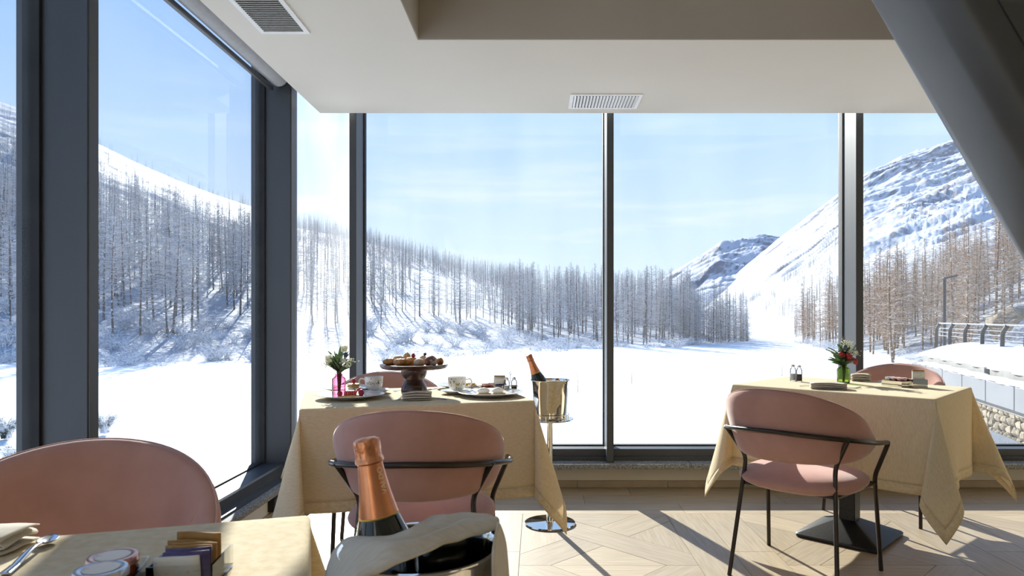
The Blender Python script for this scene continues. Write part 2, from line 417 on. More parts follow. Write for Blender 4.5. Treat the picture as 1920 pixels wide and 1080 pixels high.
# windows. Back wall: panes between deep mullions
bx = [-1.19, -1.19+1.575, -1.19+3.15, -1.19+4.725]          # left x of each pane's left mullion side
fins_b = [(-1.188, -1.144), (0.437, 0.480), (2.009, 2.056), (3.58, 3.63)]
def back_mullion(x0, x1, parent):
    m = obj('mullion', join(box(x0, x1, YB_FIN, YB_GLASS+0.05, Z_RAIL-0.075, TOP, 0.003, 1)), mt_frame, parent)
    obj('gasket', join(box(x0-0.007, x0, YB_GLASS-0.028, YB_GLASS+0.02, Z_RAIL, TOP), box(x1, x1+0.007, YB_GLASS-0.028, YB_GLASS+0.02, Z_RAIL, TOP)), mt_gasket, m, smooth=0)
def back_rail(x0, x1, parent):
    r = obj('bottom_rail', join(box(x0, x1, 4.39, YB_GLASS+0.05, Z_RAIL-0.07, Z_RAIL, 0.003, 1), box(x0, x1, 4.372, 4.391, Z_STONE, Z_RAIL-0.045, 0.002, 1)), mt_frame, parent)
    obj('gasket', box(x0, x1, YB_GLASS-0.02, YB_GLASS+0.02, Z_RAIL, Z_RAIL+0.008), mt_gasket, r, smooth=0)
spans = [(-1.605, -1.188), (-1.144, 0.437), (0.480, 2.009), (2.056, 3.58), (3.63, X_R)]
for i, (a, b_) in enumerate(spans):
    w = struct('window_%d' % (i+1))
    obj('pane', box(a-0.002, b_+0.002, YB_GLASS-0.004, YB_GLASS+0.004, Z_RAIL, TOP), mt_glass if i else mt_glass_glare, w, smooth=0)
    back_rail(a-0.02 if i else a, b_+0.02 if i < 4 else b_, w)
    if i < 4: back_mullion(*fins_b[i], w)
# left wall
def left_fin(y0, y1, parent):
    m = obj('mullion', box(XL_GLASS-0.05, XL_FIN, y0, y1, Z_RAIL-0.075, TOP, 0.003, 1), mt_frame, parent)
    obj('gasket', join(box(XL_GLASS-0.02, XL_GLASS+0.034, y0-0.012, y0, Z_RAIL, TOP), box(XL_GLASS-0.02, XL_GLASS+0.034, y1, y1+0.012, Z_RAIL, TOP)), mt_gasket, m, smooth=0)
    obj('cover_strip', box(XL_FIN-0.001, XL_FIN+0.004, y0+0.004, y1-0.004, Z_RAIL, TOP), mt_frame, m)
def left_rail(y0, y1, parent):
    prof = [(XL_GLASS-0.05, Z_RAIL), (-1.478, Z_RAIL), (-1.470, Z_RAIL-0.008), (-1.466, Z_RAIL-0.055), (-1.430, Z_RAIL-0.060), (-1.428, Z_STONE), (XL_GLASS-0.05, Z_STONE)]
    n = len(prof); V = [(x, y0, z) for x, z in prof]+[(x, y1, z) for x, z in prof]
    Fc = [tuple(range(n)), tuple(range(2*n-1, n-1, -1))]+[(i, n+i, n+(i+1) % n, (i+1) % n) for i in range(n)]
    r = obj('bottom_rail', (V, Fc), mt_frame, parent, smooth=0)
    obj('gasket', box(XL_GLASS-0.02, XL_GLASS+0.02, y0, y1, Z_RAIL, Z_RAIL+0.008), mt_gasket, r, smooth=0)
fins_l = [(-1.49, -1.435), (0.34, 0.395), (2.178, 2.229), (3.967, 4.036)]
lspans = [(Y_F, -1.49), (-1.435, 0.34), (0.395, 2.178), (2.229, 3.967), (4.036, YB_GLASS)]
for i, (a, b_) in enumerate(lspans):
    w = struct('window_%d' % (i+6))
    obj('pane', box(XL_GLASS-0.004, XL_GLASS+0.004, a-0.002, b_-0.002, Z_RAIL, TOP), mt_glass, w, smooth=0)
    left_rail(a-0.02, min(b_+0.02, YB_GLASS-0.03), w)
    if i < 4: left_fin(*fins_l[i], w)
    else: obj('corner_post', box(XL_GLASS-0.03, XL_GLASS+0.015, YB_GLASS-0.015, YB_GLASS+0.03, Z_STONE, TOP), mt_frame, w, smooth=0)

# roller blind rolled up in the gap beside the left ceiling edge
mt_blind = M('blind_fabric', (0.55, 0.56, 0.58), (0.50, 0.51, 0.53), scale=40, rough=0.8, trans=0.15)
bl_ = thing('roller_blind', 'grey roller blind rolled up above the left window', 'blind', (-1.49, 2.27, 2.48))
obj('fabric_roll', tube([(0, 0, 0), (0, 1.66, 0)], 0.052, 16), mt_blind, bl_)
obj('bottom_bar', box(-0.055, -0.030, 0.0, 1.66, -0.075, -0.05, 0.004, 1), mt_frame, bl_)
for yy in (-0.012, 1.66): obj('bracket', box(-0.03, 0.03, yy, yy+0.012, -0.03, 0.23), mt_frame, bl_)

# ventilation grilles in the ceiling
mt_grille = M('white_grille', (0.82, 0.82, 0.80), (0.78, 0.78, 0.76), rough=0.5)
mt_void = M('duct_dark', (0.10, 0.10, 0.095), (0.07, 0.07, 0.065), rough=0.9)
def grille(label, x0, x1, y0, y1, along, n, name='air_vent'):
    cx, cyy = (x0+x1)/2, (y0+y1)/2; hx, hy = (x1-x0)/2, (y1-y0)/2; fw = 0.021
    t = thing(name, label, 'air vent', (cx, cyy, HC), group='ceiling air vents')
    obj('frame', join(box(-hx, hx, -hy, -hy+fw, -0.007, 0), box(-hx, hx, hy-fw, hy, -0.007, 0), box(-hx, -hx+fw, -hy+fw, hy-fw, -0.007, 0), box(hx-fw, hx, -hy+fw, hy-fw, -0.007, 0)), mt_grille, t, smooth=0)
    obj('backing', box(-hx+fw, hx-fw, -hy+fw, hy-fw, -0.0012, 0.0), mt_void, t, smooth=0)
    L_ = (hy if along == 'y' else hx)-fw; W_ = (hx if along == 'y' else hy)-fw
    g = mv(box(-L_, L_, -0.0075, 0.0075, -0.0008, 0.0008), rx=math.radians(38), z=-0.0062)
    me = mesh('slat', g, 0); me.materials.append(mt_grille)
    for i in range(n):
        p = -W_+(i+0.5)*2*W_/n
        link('slat', me, None, t, (p, 0, 0) if along == 'y' else (0, p, 0), (0, 0, math.pi/2 if along == 'y' else 0))
v2a, v2b = G(1066, 175, HC), G(1197, 202, HC)
grille('small white air vent in the ceiling above the middle mullion', 0.186, 0.600, G(1066, 175.5, HC).y, G(1066, 202, HC).y, 'y', 20)
g1 = G(491, 61, HC); g2 = G(582, 61, HC)
grille('white slatted air vent in the ceiling at the top left', g1.x, g2.x, g1.y-0.46, g1.y, 'x', 24)

# leaning dark column at the right
mt_col = M('dark_metal_paint', (0.065, 0.065, 0.063), (0.055, 0.055, 0.053), scale=4, rough=0.34, metal=0.25, bump=0.05, bscale=40)
Dc = 2.05
e0, e1 = P(1686, 0, Dc), P(1920, 403, Dc)
ax = (e1-e0).normalized(); side = Vector((-ax.z, 0, ax.x)); side = side if side.x > 0 else -side
def rrect(w, d, r, n=6):
    out = []
    for cx, cyy, a0 in ((w/2-r, d/2-r, 0), (-w/2+r, d/2-r, 90), (-w/2+r, -d/2+r, 180), (w/2-r, -d/2+r, 270)):
        for k in range(n+1):
            a = math.radians(a0+90*k/n); out.append((cx+r*math.cos(a), cyy+r*math.sin(a)))
    return out
sec = rrect(0.62, 0.34, 0.085)
top_pt = e0 + ax*((2.80-e0.z)/ax.z); bot_pt = e0 + ax*((0.0-e0.z)/ax.z)
Vc = []; 
for base in (bot_pt, top_pt):
    zc = base.z
    for u_, v_ in sec:
        q = base + side*(u_+0.31) + Vector((0, v_, 0))
        q = q + ax*((zc-q.z)/ax.z); Vc.append(q)
n_ = len(sec)
Fc_ = [tuple(range(n_)), tuple(range(2*n_-1, n_-1, -1))]+[(i, n_+i, n_+(i+1) % n_, (i+1) % n_) for i in range(n_)]
colm = tag(obj('leaning_column', (Vc, Fc_), mt_col, smooth=50), 'big dark grey leaning column at the upper right', 'column')
sv = []
for base in (bot_pt, top_pt):
    for du, dv in ((0.115, -0.1705), (0.119, -0.1705), (0.119, -0.1722), (0.115, -0.1722)):
        q = base+side*du+Vector((0, dv, 0)); q = q+ax*((base.z-q.z)/ax.z); sv.append(q)
obj('seam', (sv, [(0,1,2,3),(7,6,5,4),(0,4,5,1),(1,5,6,2),(2,6,7,3),(3,7,4,0)]), mt_gasket, colm, smooth=0)

# small black socket box low on the left wall
sk = thing('socket_box', 'small black wall socket below the left window ledge', 'socket', (-1.445, G(517, 945, 0.09).y, 0.055))
obj('housing', box(0, 0.035, -0.04, 0.04, 0.0, 0.075, 0.003, 1), mt_gasket, sk)
obj('cover', box(0.035, 0.039, -0.033, 0.033, 0.008, 0.067, 0.002, 1), mt_frame, sk)
# ------------------------------------------------------------------ the valley
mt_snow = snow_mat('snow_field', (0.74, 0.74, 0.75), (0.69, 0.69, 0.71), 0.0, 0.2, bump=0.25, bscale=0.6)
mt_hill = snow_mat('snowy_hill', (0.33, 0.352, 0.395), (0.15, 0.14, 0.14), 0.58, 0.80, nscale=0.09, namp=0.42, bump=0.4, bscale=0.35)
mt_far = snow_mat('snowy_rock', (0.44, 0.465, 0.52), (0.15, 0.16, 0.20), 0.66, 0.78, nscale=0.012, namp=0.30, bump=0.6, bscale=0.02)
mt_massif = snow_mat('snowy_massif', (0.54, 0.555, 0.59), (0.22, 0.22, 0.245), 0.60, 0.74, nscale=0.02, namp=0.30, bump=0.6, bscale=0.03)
ZG = -3.0
NR = np.random.RandomState(11)
_T = NR.rand(512, 512)
def vnoise(x, y):
    xi = np.floor(x).astype(int); yi = np.floor(y).astype(int); fx = x-xi; fy = y-yi
    fx = fx*fx*(3-2*fx); fy = fy*fy*(3-2*fy)
    g = lambda a, b: _T[a % 512, b % 512]
    return (g(xi, yi)*(1-fx)+g(xi+1, yi)*fx)*(1-fy)+(g(xi, yi+1)*(1-fx)+g(xi+1, yi+1)*fx)*fy
def fbm(x, y, oct=5, ridged=False, gain=0.5):
    s = np.zeros_like(x, dtype=float); a = 1.0; t = 0
    for o in range(oct):
        n = vnoise(x*2**o+o*17.3, y*2**o+o*9.1)
        n = 1-np.abs(2*n-1) if ridged else n
        s += a*n; t += a; a *= gain
    return s/t
def I(px, table, c): return np.interp(px, [r[0] for r in table], [r[c] for r in table])
class Hill:
    """a hillside on a fan of bearings: each bearing has a foot distance, a ridge distance and a ridge height"""
    def __init__(s, table, power=1.15, amp=0.06, nsc=0.012, ridged=0.0, seed=0.0, nz=None):
        s.floor = nz or 0.12; s.t = table; s.p = power; s.amp = amp; s.nsc = nsc; s.rg = ridged; s.seed = seed
    def z(s, px, D):
        px = np.asarray(px, float); D = np.asarray(D, float)
        y = I(px, s.t, 1); d0 = I(px, s.t, 2); d1 = I(px, s.t, 3)
        zr = H+(VY-y)/F_PX*d1
        t = (D-d0)/(d1-d0); tc = np.clip(t, 0, 1)
        sh = tc**s.p
        X = (px-VX)/F_PX*D
        n = fbm(X*s.nsc+s.seed, D*s.nsc+s.seed*1.3, 6)-0.5
        if s.rg:
            a = X*s.nsc*0.45-D*s.nsc*0.12; b = D*s.nsc*1.25+X*s.nsc*0.35      # ribs run down towards the valley floor
            n = n*(1-s.rg)+s.rg*(fbm(a+5+s.seed, b+s.seed, 7, True, 0.55)-0.62)
        env = np.clip(tc*4, 0, 1)*np.clip((1-tc)*3.0+s.floor, 0, 1)
        z = ZG-0.6+(zr-ZG+0.6)*sh + s.amp*np.maximum(zr-ZG, 5)*n*env
        z = np.where(t > 1, z-(t-1)*(zr-ZG)*0.9, z)
        return z
    def grid(s, px0, px1, nx, ny, tmax=1.25):
        pxs = np.linspace(px0, px1, nx); V = np.zeros((ny, nx, 3))
        tt = np.linspace(-0.02, 1, ny-4); tt = np.concatenate([tt, np.linspace(1.03, tmax, 4)])
        d0 = I(pxs, s.t, 2); d1 = I(pxs, s.t, 3)
        D = d0[None, :]+(d1-d0)[None, :]*tt[:, None]
        PX = np.broadcast_to(pxs[None, :], D.shape)
        V[..., 0] = (PX-VX)/F_PX*D; V[..., 1] = D; V[..., 2] = s.z(PX, D)
        return V
def grid_mesh(name, V, mat, smooth=True):
    ny, nx = V.shape[:2]; me = bpy.data.meshes.new(name)
    idx = np.arange(ny*nx).reshape(ny, nx)
    q = np.stack([idx[:-1, :-1], idx[:-1, 1:], idx[1:, 1:], idx[1:, :-1]], -1).reshape(-1, 4)
    me.vertices.add(ny*nx); me.vertices.foreach_set('co', V.reshape(-1).astype(np.float32))
    me.loops.add(q.size); me.loops.foreach_set('vertex_index', q.reshape(-1).astype(np.int32))
    me.polygons.add(len(q)); me.polygons.foreach_set('loop_start', np.arange(0, q.size, 4, dtype=np.int32)); 
    me.update(calc_edges=True); me.validate()
    if smooth: me.shade_smooth()
    return link(name, me, mat)

# ground: the frozen meadow around the building
rad = np.concatenate([[0.0], np.geomspace(3.0, 3000, 130)]); ang = np.linspace(0, 2*math.pi, 241)
R_, A_ = np.meshgrid(rad, ang, indexing='ij'); Vg = np.zeros(R_.shape+(3,)); Vg[..., 0] = R_*np.sin(A_); Vg[..., 1] = R_*np.cos(A_)
def ground_z(x, y):
    r = np.hypot(x, y)
    z = ZG+(fbm(x*0.05+40, y*0.05+40, 4)-0.5)*0.9*np.clip(r/30, 0, 1)
    # a shallow bank and a ski track across the meadow
    for (o, k, w, dp) in ((26.0, -0.25, 0.5, 0.10), (27.2, -0.25, 0.5, 0.10), (44, 0.12, 0.7, 0.14), (33, 0.35, 0.45, 0.08)):
        z = z-dp*np.exp(-((y-o-k*x+2.0*np.sin(x*0.11))/w)**2)
    return z
Vg[..., 2] = ground_z(Vg[..., 0], Vg[..., 1])
gr = grid_mesh('snow_ground', Vg, mt_snow); gr['kind'] = 'structure'

HL = Hill([(-900, -150, 60, 420), (-400, 40, 58, 460), (0, 192, 56, 480), (40, 205, 56, 480), (183, 270, 56, 470), (250, 302, 56, 460), (330, 337, 57, 450), (400, 364, 58, 440), (480, 390, 58, 420),
           (560, 428, 60, 380), (690, 455, 62, 400), (760, 474, 64, 410), (850, 502, 68, 420), (900, 514, 70, 410), (960, 534, 73, 330), (1040, 562, 76, 250), (1130, 588, 80, 190),
           (1200, 596, 84, 170), (1240, 602, 88, 160), (1300, 618, 94, 150), (1350, 640, 100, 145), (1400, 660, 106, 140), (1440, 680, 110, 140)], 1.12, 0.13, 0.020, 0.45, 3.0)
HR = Hill([(1440, 640, 120, 175), (1480, 632, 110, 165), (1540, 622, 85, 150), (1620, 598, 66, 135), (1700, 572, 55, 125), (1800, 540, 46, 115), (1850, 512, 43, 112), (1900, 482, 40, 110), (1920, 468, 40, 110), (2100, 380, 38, 110), (2600, 280, 36, 110)], 1.1, 0.12, 0.05, 0.15, 8.0)
HF = Hill([(1120, 575, 900, 2500), (1235, 528, 900, 2500), (1290, 490, 900, 2500), (1350, 450, 900, 2500), (1430, 436, 900, 2500), (1500, 450, 900, 2500), (1600, 500, 900, 2500)], 1.05, 0.42, 0.0042, 0.8, 21.0, 0.5)
HM = Hill([(1250, 640, 800, 1500), (1310, 575, 700, 1500), (1360, 530, 600, 1500), (1400, 496, 520, 1500), (1455, 452, 420, 1500), (1560, 374, 300, 1450), (1620, 328, 260, 1400), (1690, 295, 240, 1400),
           (1750, 280, 220, 1380), (1835, 250, 200, 1340), (1900, 232, 190, 1300), (2100, 150, 180, 1300), (2600, 60, 180, 1300)], 1.1, 0.19, 0.0080, 0.85, 14.0, 0.60)
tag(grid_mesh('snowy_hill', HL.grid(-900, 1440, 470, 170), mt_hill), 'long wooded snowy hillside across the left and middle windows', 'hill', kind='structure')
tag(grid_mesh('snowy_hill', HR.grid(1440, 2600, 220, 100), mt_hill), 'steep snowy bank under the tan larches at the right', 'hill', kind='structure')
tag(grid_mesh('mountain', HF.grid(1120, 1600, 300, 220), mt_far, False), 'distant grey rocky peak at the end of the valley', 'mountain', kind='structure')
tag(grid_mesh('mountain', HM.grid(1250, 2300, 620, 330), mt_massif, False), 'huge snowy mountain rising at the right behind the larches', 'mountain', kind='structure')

# ------------------------------------------------------------------ larches
def bark(name, dark, pale, snow, frost):
    m = bpy.data.materials.new(name); m.use_nodes = True; nt = m.node_tree; N = nt.nodes.new; L = nt.links.new
    b = nt.nodes['Principled BSDF']; b.inputs['Roughness'].default_value = 0.9; b.inputs['Specular IOR Level'].default_value = 0.1
    geo = N('ShaderNodeNewGeometry'); tc = N('ShaderNodeTexCoord')
    no = N('ShaderNodeTexNoise'); no.inputs['Scale'].default_value = 1.7; no.inputs['Detail'].default_value = 3; L(geo.outputs['Position'], no.inputs['Vector'])
    rp = N('ShaderNodeValToRGB'); rp.color_ramp.elements[0].color = (*dark, 1); rp.color_ramp.elements[1].color = (*pale, 1); L(no.outputs['Fac'], rp.inputs['Fac'])
    n2 = N('ShaderNodeTexNoise'); n2.inputs['Scale'].default_value = 4.5; n2.inputs['Detail'].default_value = 2; L(geo.outputs['Position'], n2.inputs['Vector'])
    r2 = N('ShaderNodeValToRGB'); r2.color_ramp.elements[0].position = 0.62-frost*0.4; r2.color_ramp.elements[1].position = 0.72-frost*0.4; L(n2.outputs['Fac'], r2.inputs['Fac'])
    mx = N('ShaderNodeMix'); mx.data_type = 'RGBA'; mx.inputs['B'].default_value = (*snow, 1); L(r2.outputs['Color'], mx.inputs['Factor']); L(rp.outputs['Color'], mx.inputs['A'])
    L(mx.outputs['Result'], b.inputs['Base Color']); return m
mt_grey_trunk = bark('larch_trunk_grey', (0.10, 0.085, 0.075), (0.20, 0.17, 0.15), (0.7, 0.72, 0.76), 0.10)
mt_grey_twig = bark('larch_twigs_frosted', (0.30, 0.27, 0.25), (0.46, 0.42, 0.39), (0.62, 0.64, 0.68), 0.50)
mt_tan_trunk = bark('larch_trunk_tan', (0.15, 0.10, 0.065), (0.26, 0.185, 0.125), (0.75, 0.75, 0.76), 0.08)
mt_tan_twig = bark('larch_twigs_tan', (0.33, 0.21, 0.12), (0.50, 0.335, 0.20), (0.66, 0.65, 0.64), 0.30)

def tri_geo(): return [], []
def add_cone(V, Fc, p, q, r, n=3):
    d = (q-p).normalized(); a = d.orthogonal().normalized(); b_ = d.cross(a); i0 = len(V)
    for i in range(n): V.append(p+a*(r*math.cos(2*math.pi*i/n))+b_*(r*math.sin(2*math.pi*i/n)))
    V.append(q)
    for i in range(n): Fc.append((i0+i, i0+(i+1) % n, i0+n))
def larch(seed, nb, nt, low=0.22, spread=0.17, tw=0.0015):
    """unit-height bare larch: trunk and branches"""
    r = random.Random(seed); bend = Vector((r.uniform(-.02, .02), r.uniform(-.02, .02), 0))
    path = [Vector((bend.x*math.sin(t*3.1+seed)*1.0, bend.y*math.sin(t*2.3+seed), t)) for t in [i/7 for i in range(8)]]
    trunk = tube(path, [0.0085*(1-t)**0.8+0.0010 for t in [i/7 for i in range(8)]], 6)
    V, Fc = [], []
    for i in range(nb):
        t = low+(0.985-low)*((i+r.random())/nb)**0.92
        k = min(6, int(t*7)); p = path[k].lerp(path[k+1], t*7-k)
        a = r.uniform(0, 6.283); l = (spread*(1-t)**0.75+0.016)*r.uniform(0.55, 1.15)*(0.55+0.45*min(1, (t-low)/0.18+0.2))
        dr = r.uniform(-0.35, 0.12)+0.35*t
        tip = p+Vector((math.cos(a)*l, math.sin(a)*l, l*dr)); add_cone(V, Fc, p, tip, 0.0030*(1-t)+0.0012)
        for j in range(nt):
            s = r.uniform(0.15, 1.0); o = p.lerp(tip, s); tl = l*r.uniform(0.18, 0.42)
            b_ = a+r.choice((-1, 1))*r.uniform(0.5, 1.2); e = o+Vector((math.cos(b_)*tl, math.sin(b_)*tl, tl*r.uniform(-0.5, 0.35)))
            w = Vector((-math.sin(b_), math.cos(b_), r.uniform(-0.8, 0.8)))*tw
            i0 = len(V); V += [o-w, o+w, e]; Fc.append((i0, i0+1, i0+2))
    return trunk, (V, Fc)
NV = 5
hi_t, hi_b = [], []
for s in range(NV):
    tr, br = larch(100+s, 150, 14, 0.12+0.04*s, 0.165+0.014*s, 0.0013); hi_t.append(mesh('larch_trunk', tr, 60)); hi_b.append(mesh('larch_branches', br, 0))
lo_geo = []
for s in range(NV):
    tr, br = larch(200+s, 50, 6, 0.15, 0.20, 0.0026)
    tr = tube([(0, 0, 0), (0.004, 0, 0.5), (0, 0.003, 1)], [0.0085, 0.005, 0.0015], 3)
    tri = [];
    for f in tr[1]+br[1]:
        for k in range(1, len(f)-1): tri.append((0, 0, 0))
    def pack(g):
        v = np.array([tuple(p) for p in g[0]], np.float32); t = []
        for f in g[1]:
            for k in range(1, len(f)-1): t.append((f[0], f[k], f[k+1]))
        return v, np.array(t, np.int32)
    # widen the far twigs a little: they stand for several
    lo_geo.append((pack(tr), pack(br)))

def plant(hill, n, px0, px1, t0, t1, hmin, hmax, keep=None, seed=1, tp=1.0):
    r = random.Random(seed); out = []; tries = 0
    while len(out) < n and tries < n*20:
        tries += 1
        px = r.uniform(px0, px1); t = t0+(t1-t0)*r.random()**tp
        d0 = float(I(px, hill.t, 2)); d1 = float(I(px, hill.t, 3)); D = d0+(d1-d0)*t
        if keep and not keep(px, t, D): continue
        z = float(hill.z(px, D)); hgt = r.uniform(hmin, hmax)
        out.append(((px-VX)/F_PX*D, D, z-0.15, hgt, px, VY-(z-H)*F_PX/D, hgt*F_PX/D, r.random()))
    return out
def clearing(px, t, D):
    if 770 < px < 895 and 0.22 < t < 0.66: return False          # open sunlit slope
    if px < 480 and t > 0.42 and math.sin(px*0.05+t*40)+math.sin(px*0.021-t*23) < 0.9: return False   # bare upper mountainside
    if 690 < px < 1130 and t < 0.12: return rnd.random() < 0.22
    return True
grey = []
grey += plant(HL, 150, -60, 560, 0.03, 0.22, 10, 15, None, 2)
grey += plant(HL, 620, -100, 560, 0.14, 0.45, 8, 13, clearing, 3)
grey += plant(HL, 240, -100, 500, 0.45, 0.98, 6, 9, clearing, 4)
grey += plant(HL, 470, 540, 1000, 0.09, 0.75, 7, 11.5, clearing, 5)
grey += plant(HL, 760, 540, 1000, 0.68, 1.0, 7, 11, None, 6)
grey += plant(HL, 330, 960, 1300, 0.10, 0.95, 7.5, 12.5, None, 7)
grey += plant(HL, 220, 1040, 1300, 0.7, 1.0, 9, 12, None, 8)
grey += plant(HL, 150, 1280, 1405, 0.05, 0.95, 7, 11, None, 9)
tan_ = []
tan_ += plant(HR, 95, 1500, 1960, 0.02, 0.55, 8, 12.5, lambda px, t, D: not (px > 1840 and t < 0.5 and rnd.random() < 0.6), 12)
tan_ += plant(HR, 170, 1490, 1960, 0.4, 1.0, 6.5, 10.5, lambda px, t, D: not (px > 1850 and rnd.random() < 0.5), 13)
def hidden(px, ytop, ybase):
    for a, b_ in ((38, 186), (474, 556), (652, 688), (1130, 1152), (1575, 1621)):
        if a < px < b_: return True
    return px < 2 or px > 1916 or ytop > 740 or (px > 1700 and ytop > 650)
grey += plant(HM, 420, 1320, 1575, 0.02, 0.30, 8, 12, lambda px, t, D: math.sin(px*0.06+t*25)+math.sin(px*0.13-t*31) > 0.2, 21)
allt = [(g, 'grey') for g in grey]+[(g, 'tan') for g in tan_]
vis = [q for q in allt if not hidden(q[0][4], q[0][5]-q[0][6], q[0][5])]
vis.sort(key=lambda q: -q[0][6])
single = vis[:300]; ids = set(id(q[0]) for q in single); rest = [q for q in allt if id(q[0]) not in ids]
def zone(px, py, pxh, kind):
    if kind == 'tan':
        w = ('left of the thick mullion' if px < 1600 else 'right beside the thick mullion' if px < 1680 else 'left of the street lamp' if px < 1765 else 'right of the street lamp' if px < 1840 else 'beside the leaning column')
        k = 'tan bare larch'; rows = ((600, 'high on the bank'), (640, 'halfway up the bank'), (9999, 'at the foot of the bank'))
    else:
        w = ('in the far left window strip' if px < 45 else 'left in the tall window' if px < 330 else 'right in the tall window' if px < 480 else 'in the pane by the corner' if px < 660 else 'left of the cake stand' if px < 776 else 'above the cake stand' if px < 900 else 'left of the far ice bucket' if px < 985 else 'above the far ice bucket' if px < 1070 else 'just left of the middle mullion' if px < 1140
             else 'just right of the middle mullion' if px < 1200 else 'left of the chalet' if px < 1255 else 'beside the chalet' if px < 1310 else 'at the right end of the hill')
        k = 'frosted grey larch'; rows = ((560, 'high on the hill'), (620, 'halfway up the hill'), (9999, 'low on the hill'))
    r_ = [t for y, t in rows if py < y][0]; sz = 'tall' if pxh > 150 else 'short' if pxh < 105 else 'middling'
    return '%s %s %s %s' % (sz, k, r_, w), '%s larches %s %s' % (sz, r_, w)
for (x, y, z, hgt, px, py, pxh, rr), kind in single:
    k = int(rr*997) % NV
    label, grp = zone(px, py, pxh, kind)
    o = bpy.data.objects.new('larch_tree', hi_t[k]); COL.objects.link(o); c = bpy.data.objects.new('branches', hi_b[k]); COL.objects.link(c); c.parent = o
    if not hi_t[k].materials: hi_t[k].materials.append(mt_grey_trunk); hi_b[k].materials.append(mt_grey_twig)
    o.material_slots[0].link = 'OBJECT'; o.material_slots[0].material = mt_tan_trunk if kind == 'tan' else mt_grey_trunk
    c.material_slots[0].link = 'OBJECT'; c.material_slots[0].material = mt_tan_twig if kind == 'tan' else mt_grey_twig
    o.location = (x, y, z); w = hgt*(0.9+0.3*((rr*31) % 1)); o.scale = (w, w, hgt); o.rotation_euler = (((rr*57) % 1-0.5)*0.07, ((rr*91) % 1-0.5)*0.07, rr*6.28)
    tag(o, label, 'tree', grp)
def merged(name, items, mats, label):
    vs, ts, ms = [], [], []; off = 0
    for (x, y, z, hgt, px, py, pxh, rr), kind in items:
        k = int(rr*997) % NV; a = rr*6.28; ca, sa = math.cos(a)*hgt, math.sin(a)*hgt
        for mi, (v, t) in enumerate(lo_geo[k]):
            w = np.empty_like(v); w[:, 0] = x+v[:, 0]*ca-v[:, 1]*sa; w[:, 1] = y+v[:, 0]*sa+v[:, 1]*ca; w[:, 2] = z+v[:, 2]*hgt
            vs.append(w); ts.append(t+off); ms.append(np.full(len(t), mi, np.int32)); off += len(v)
    v = np.concatenate(vs); t = np.concatenate(ts); mi = np.concatenate(ms)
    me = bpy.data.meshes.new(name); me.vertices.add(len(v)); me.vertices.foreach_set('co', v.reshape(-1)); me.loops.add(t.size); me.loops.foreach_set('vertex_index', t.reshape(-1))
    me.polygons.add(len(t)); me.polygons.foreach_set('loop_start', np.arange(0, t.size, 3, dtype=np.int32))
    for m in mats: me.materials.append(m)
    me.update(calc_edges=True); me.polygons.foreach_set('material_index', mi)
    o = bpy.data.objects.new(name, me); COL.objects.link(o); return tag(o, label, 'forest', kind='stuff')
merged('larch_forest', [q for q in rest if q[1] == 'grey'], (mt_grey_trunk, mt_grey_twig), 'dense frosted larch forest covering the far hillside')
rt = [q for q in rest if q[1] == 'tan']
if rt: merged('larch_forest', rt, (mt_tan_trunk, mt_tan_twig), 'tan larch wood filling the right bank')

# snowy shrubs at the foot of the hill and saplings on the meadow
def shrub_geo(seed, n, up=0.6):
    r = random.Random(seed); V, Fc = [], []
    for i in range(n):
        a = r.uniform(0, 6.283); l = r.uniform(0.5, 1.0); s = r.uniform(0.25, 0.9)
        p = Vector((r.uniform(-.12, .12), r.uniform(-.12, .12), 0)); q = Vector((math.cos(a)*l*s*0.8, math.sin(a)*l*s*0.8, l*up+0.15)); add_cone(V, Fc, p, q, 0.013)
        for j in range(7):
            o = p.lerp(q, r.uniform(0.3, 1)); b_ = a+r.uniform(-1.2, 1.2); tl = r.uniform(0.12, 0.35); e = o+Vector((math.cos(b_)*tl, math.sin(b_)*tl, tl*r.uniform(-0.1, 0.7))); add_cone(V, Fc, o, e, 0.007)
    return V, Fc
mt_shrub = bark('shrub_twigs_snowy', (0.20, 0.17, 0.16), (0.34, 0.30, 0.28), (0.76, 0.78, 0.82), 0.62)
sh_me = [mesh('shrub', shrub_geo(40+i, 26), 0) for i in range(4)]
for m in sh_me: m.materials.append(mt_shrub)
shr = plant(HL, 34, 190, 476, 0.0, 0.06, 1.6, 3.2, None, 31)+plant(HL, 60, 690, 1128, 0.0, 0.10, 1.5, 3.4, None, 32)+plant(HL, 24, 1152, 1380, 0.0, 0.08, 1.5, 3, None, 33)+plant(HL, 10, 2, 36, 0.0, 0.08, 1.5, 3.0, None, 34)+plant(HR, 16, 1500, 1572, 0.0, 0.15, 1.5, 3.0, None, 35)
for (x, y, z, hgt, px, py, pxh, rr) in shr:
    o = bpy.data.objects.new('snowy_shrub', sh_me[int(rr*97) % 4]); COL.objects.link(o); o.location = (x, y, z); o.scale = (hgt*1.25, hgt*1.25, hgt); o.rotation_euler = (0, 0, rr*6)
    w = ('far left window strip' if px < 40 else 'left half of the tall window' if px < 330 else 'right half of the tall window' if px < 480 else 'middle window left of the cake stand' if px < 776 else 'middle window above the right cup' if px < 950 else 'middle window above the ice bucket' if px < 1140
         else 'pane right of the middle mullion' if px < 1260 else 'pane below the chalet' if px < 1450 else 'pane left of the thick mullion')
    w = ('big ' if hgt > 2.6 else 'small ' if hgt < 2.0 else 'medium ')+w
    sz, w = w.split(' ', 1); tag(o, sz+' snowy shrub at the hill foot in the '+w, 'shrub', sz+' snowy shrubs in the '+w)
tw, tb = larch(77, 46, 5, 0.08, 0.26); sp_t, sp_b = mesh('sapling_trunk', tw, 60), mesh('sapling_branches', tb, 0)
sp_t.materials.append(mt_tan_trunk); sp_b.materials.append(mt_tan_twig)
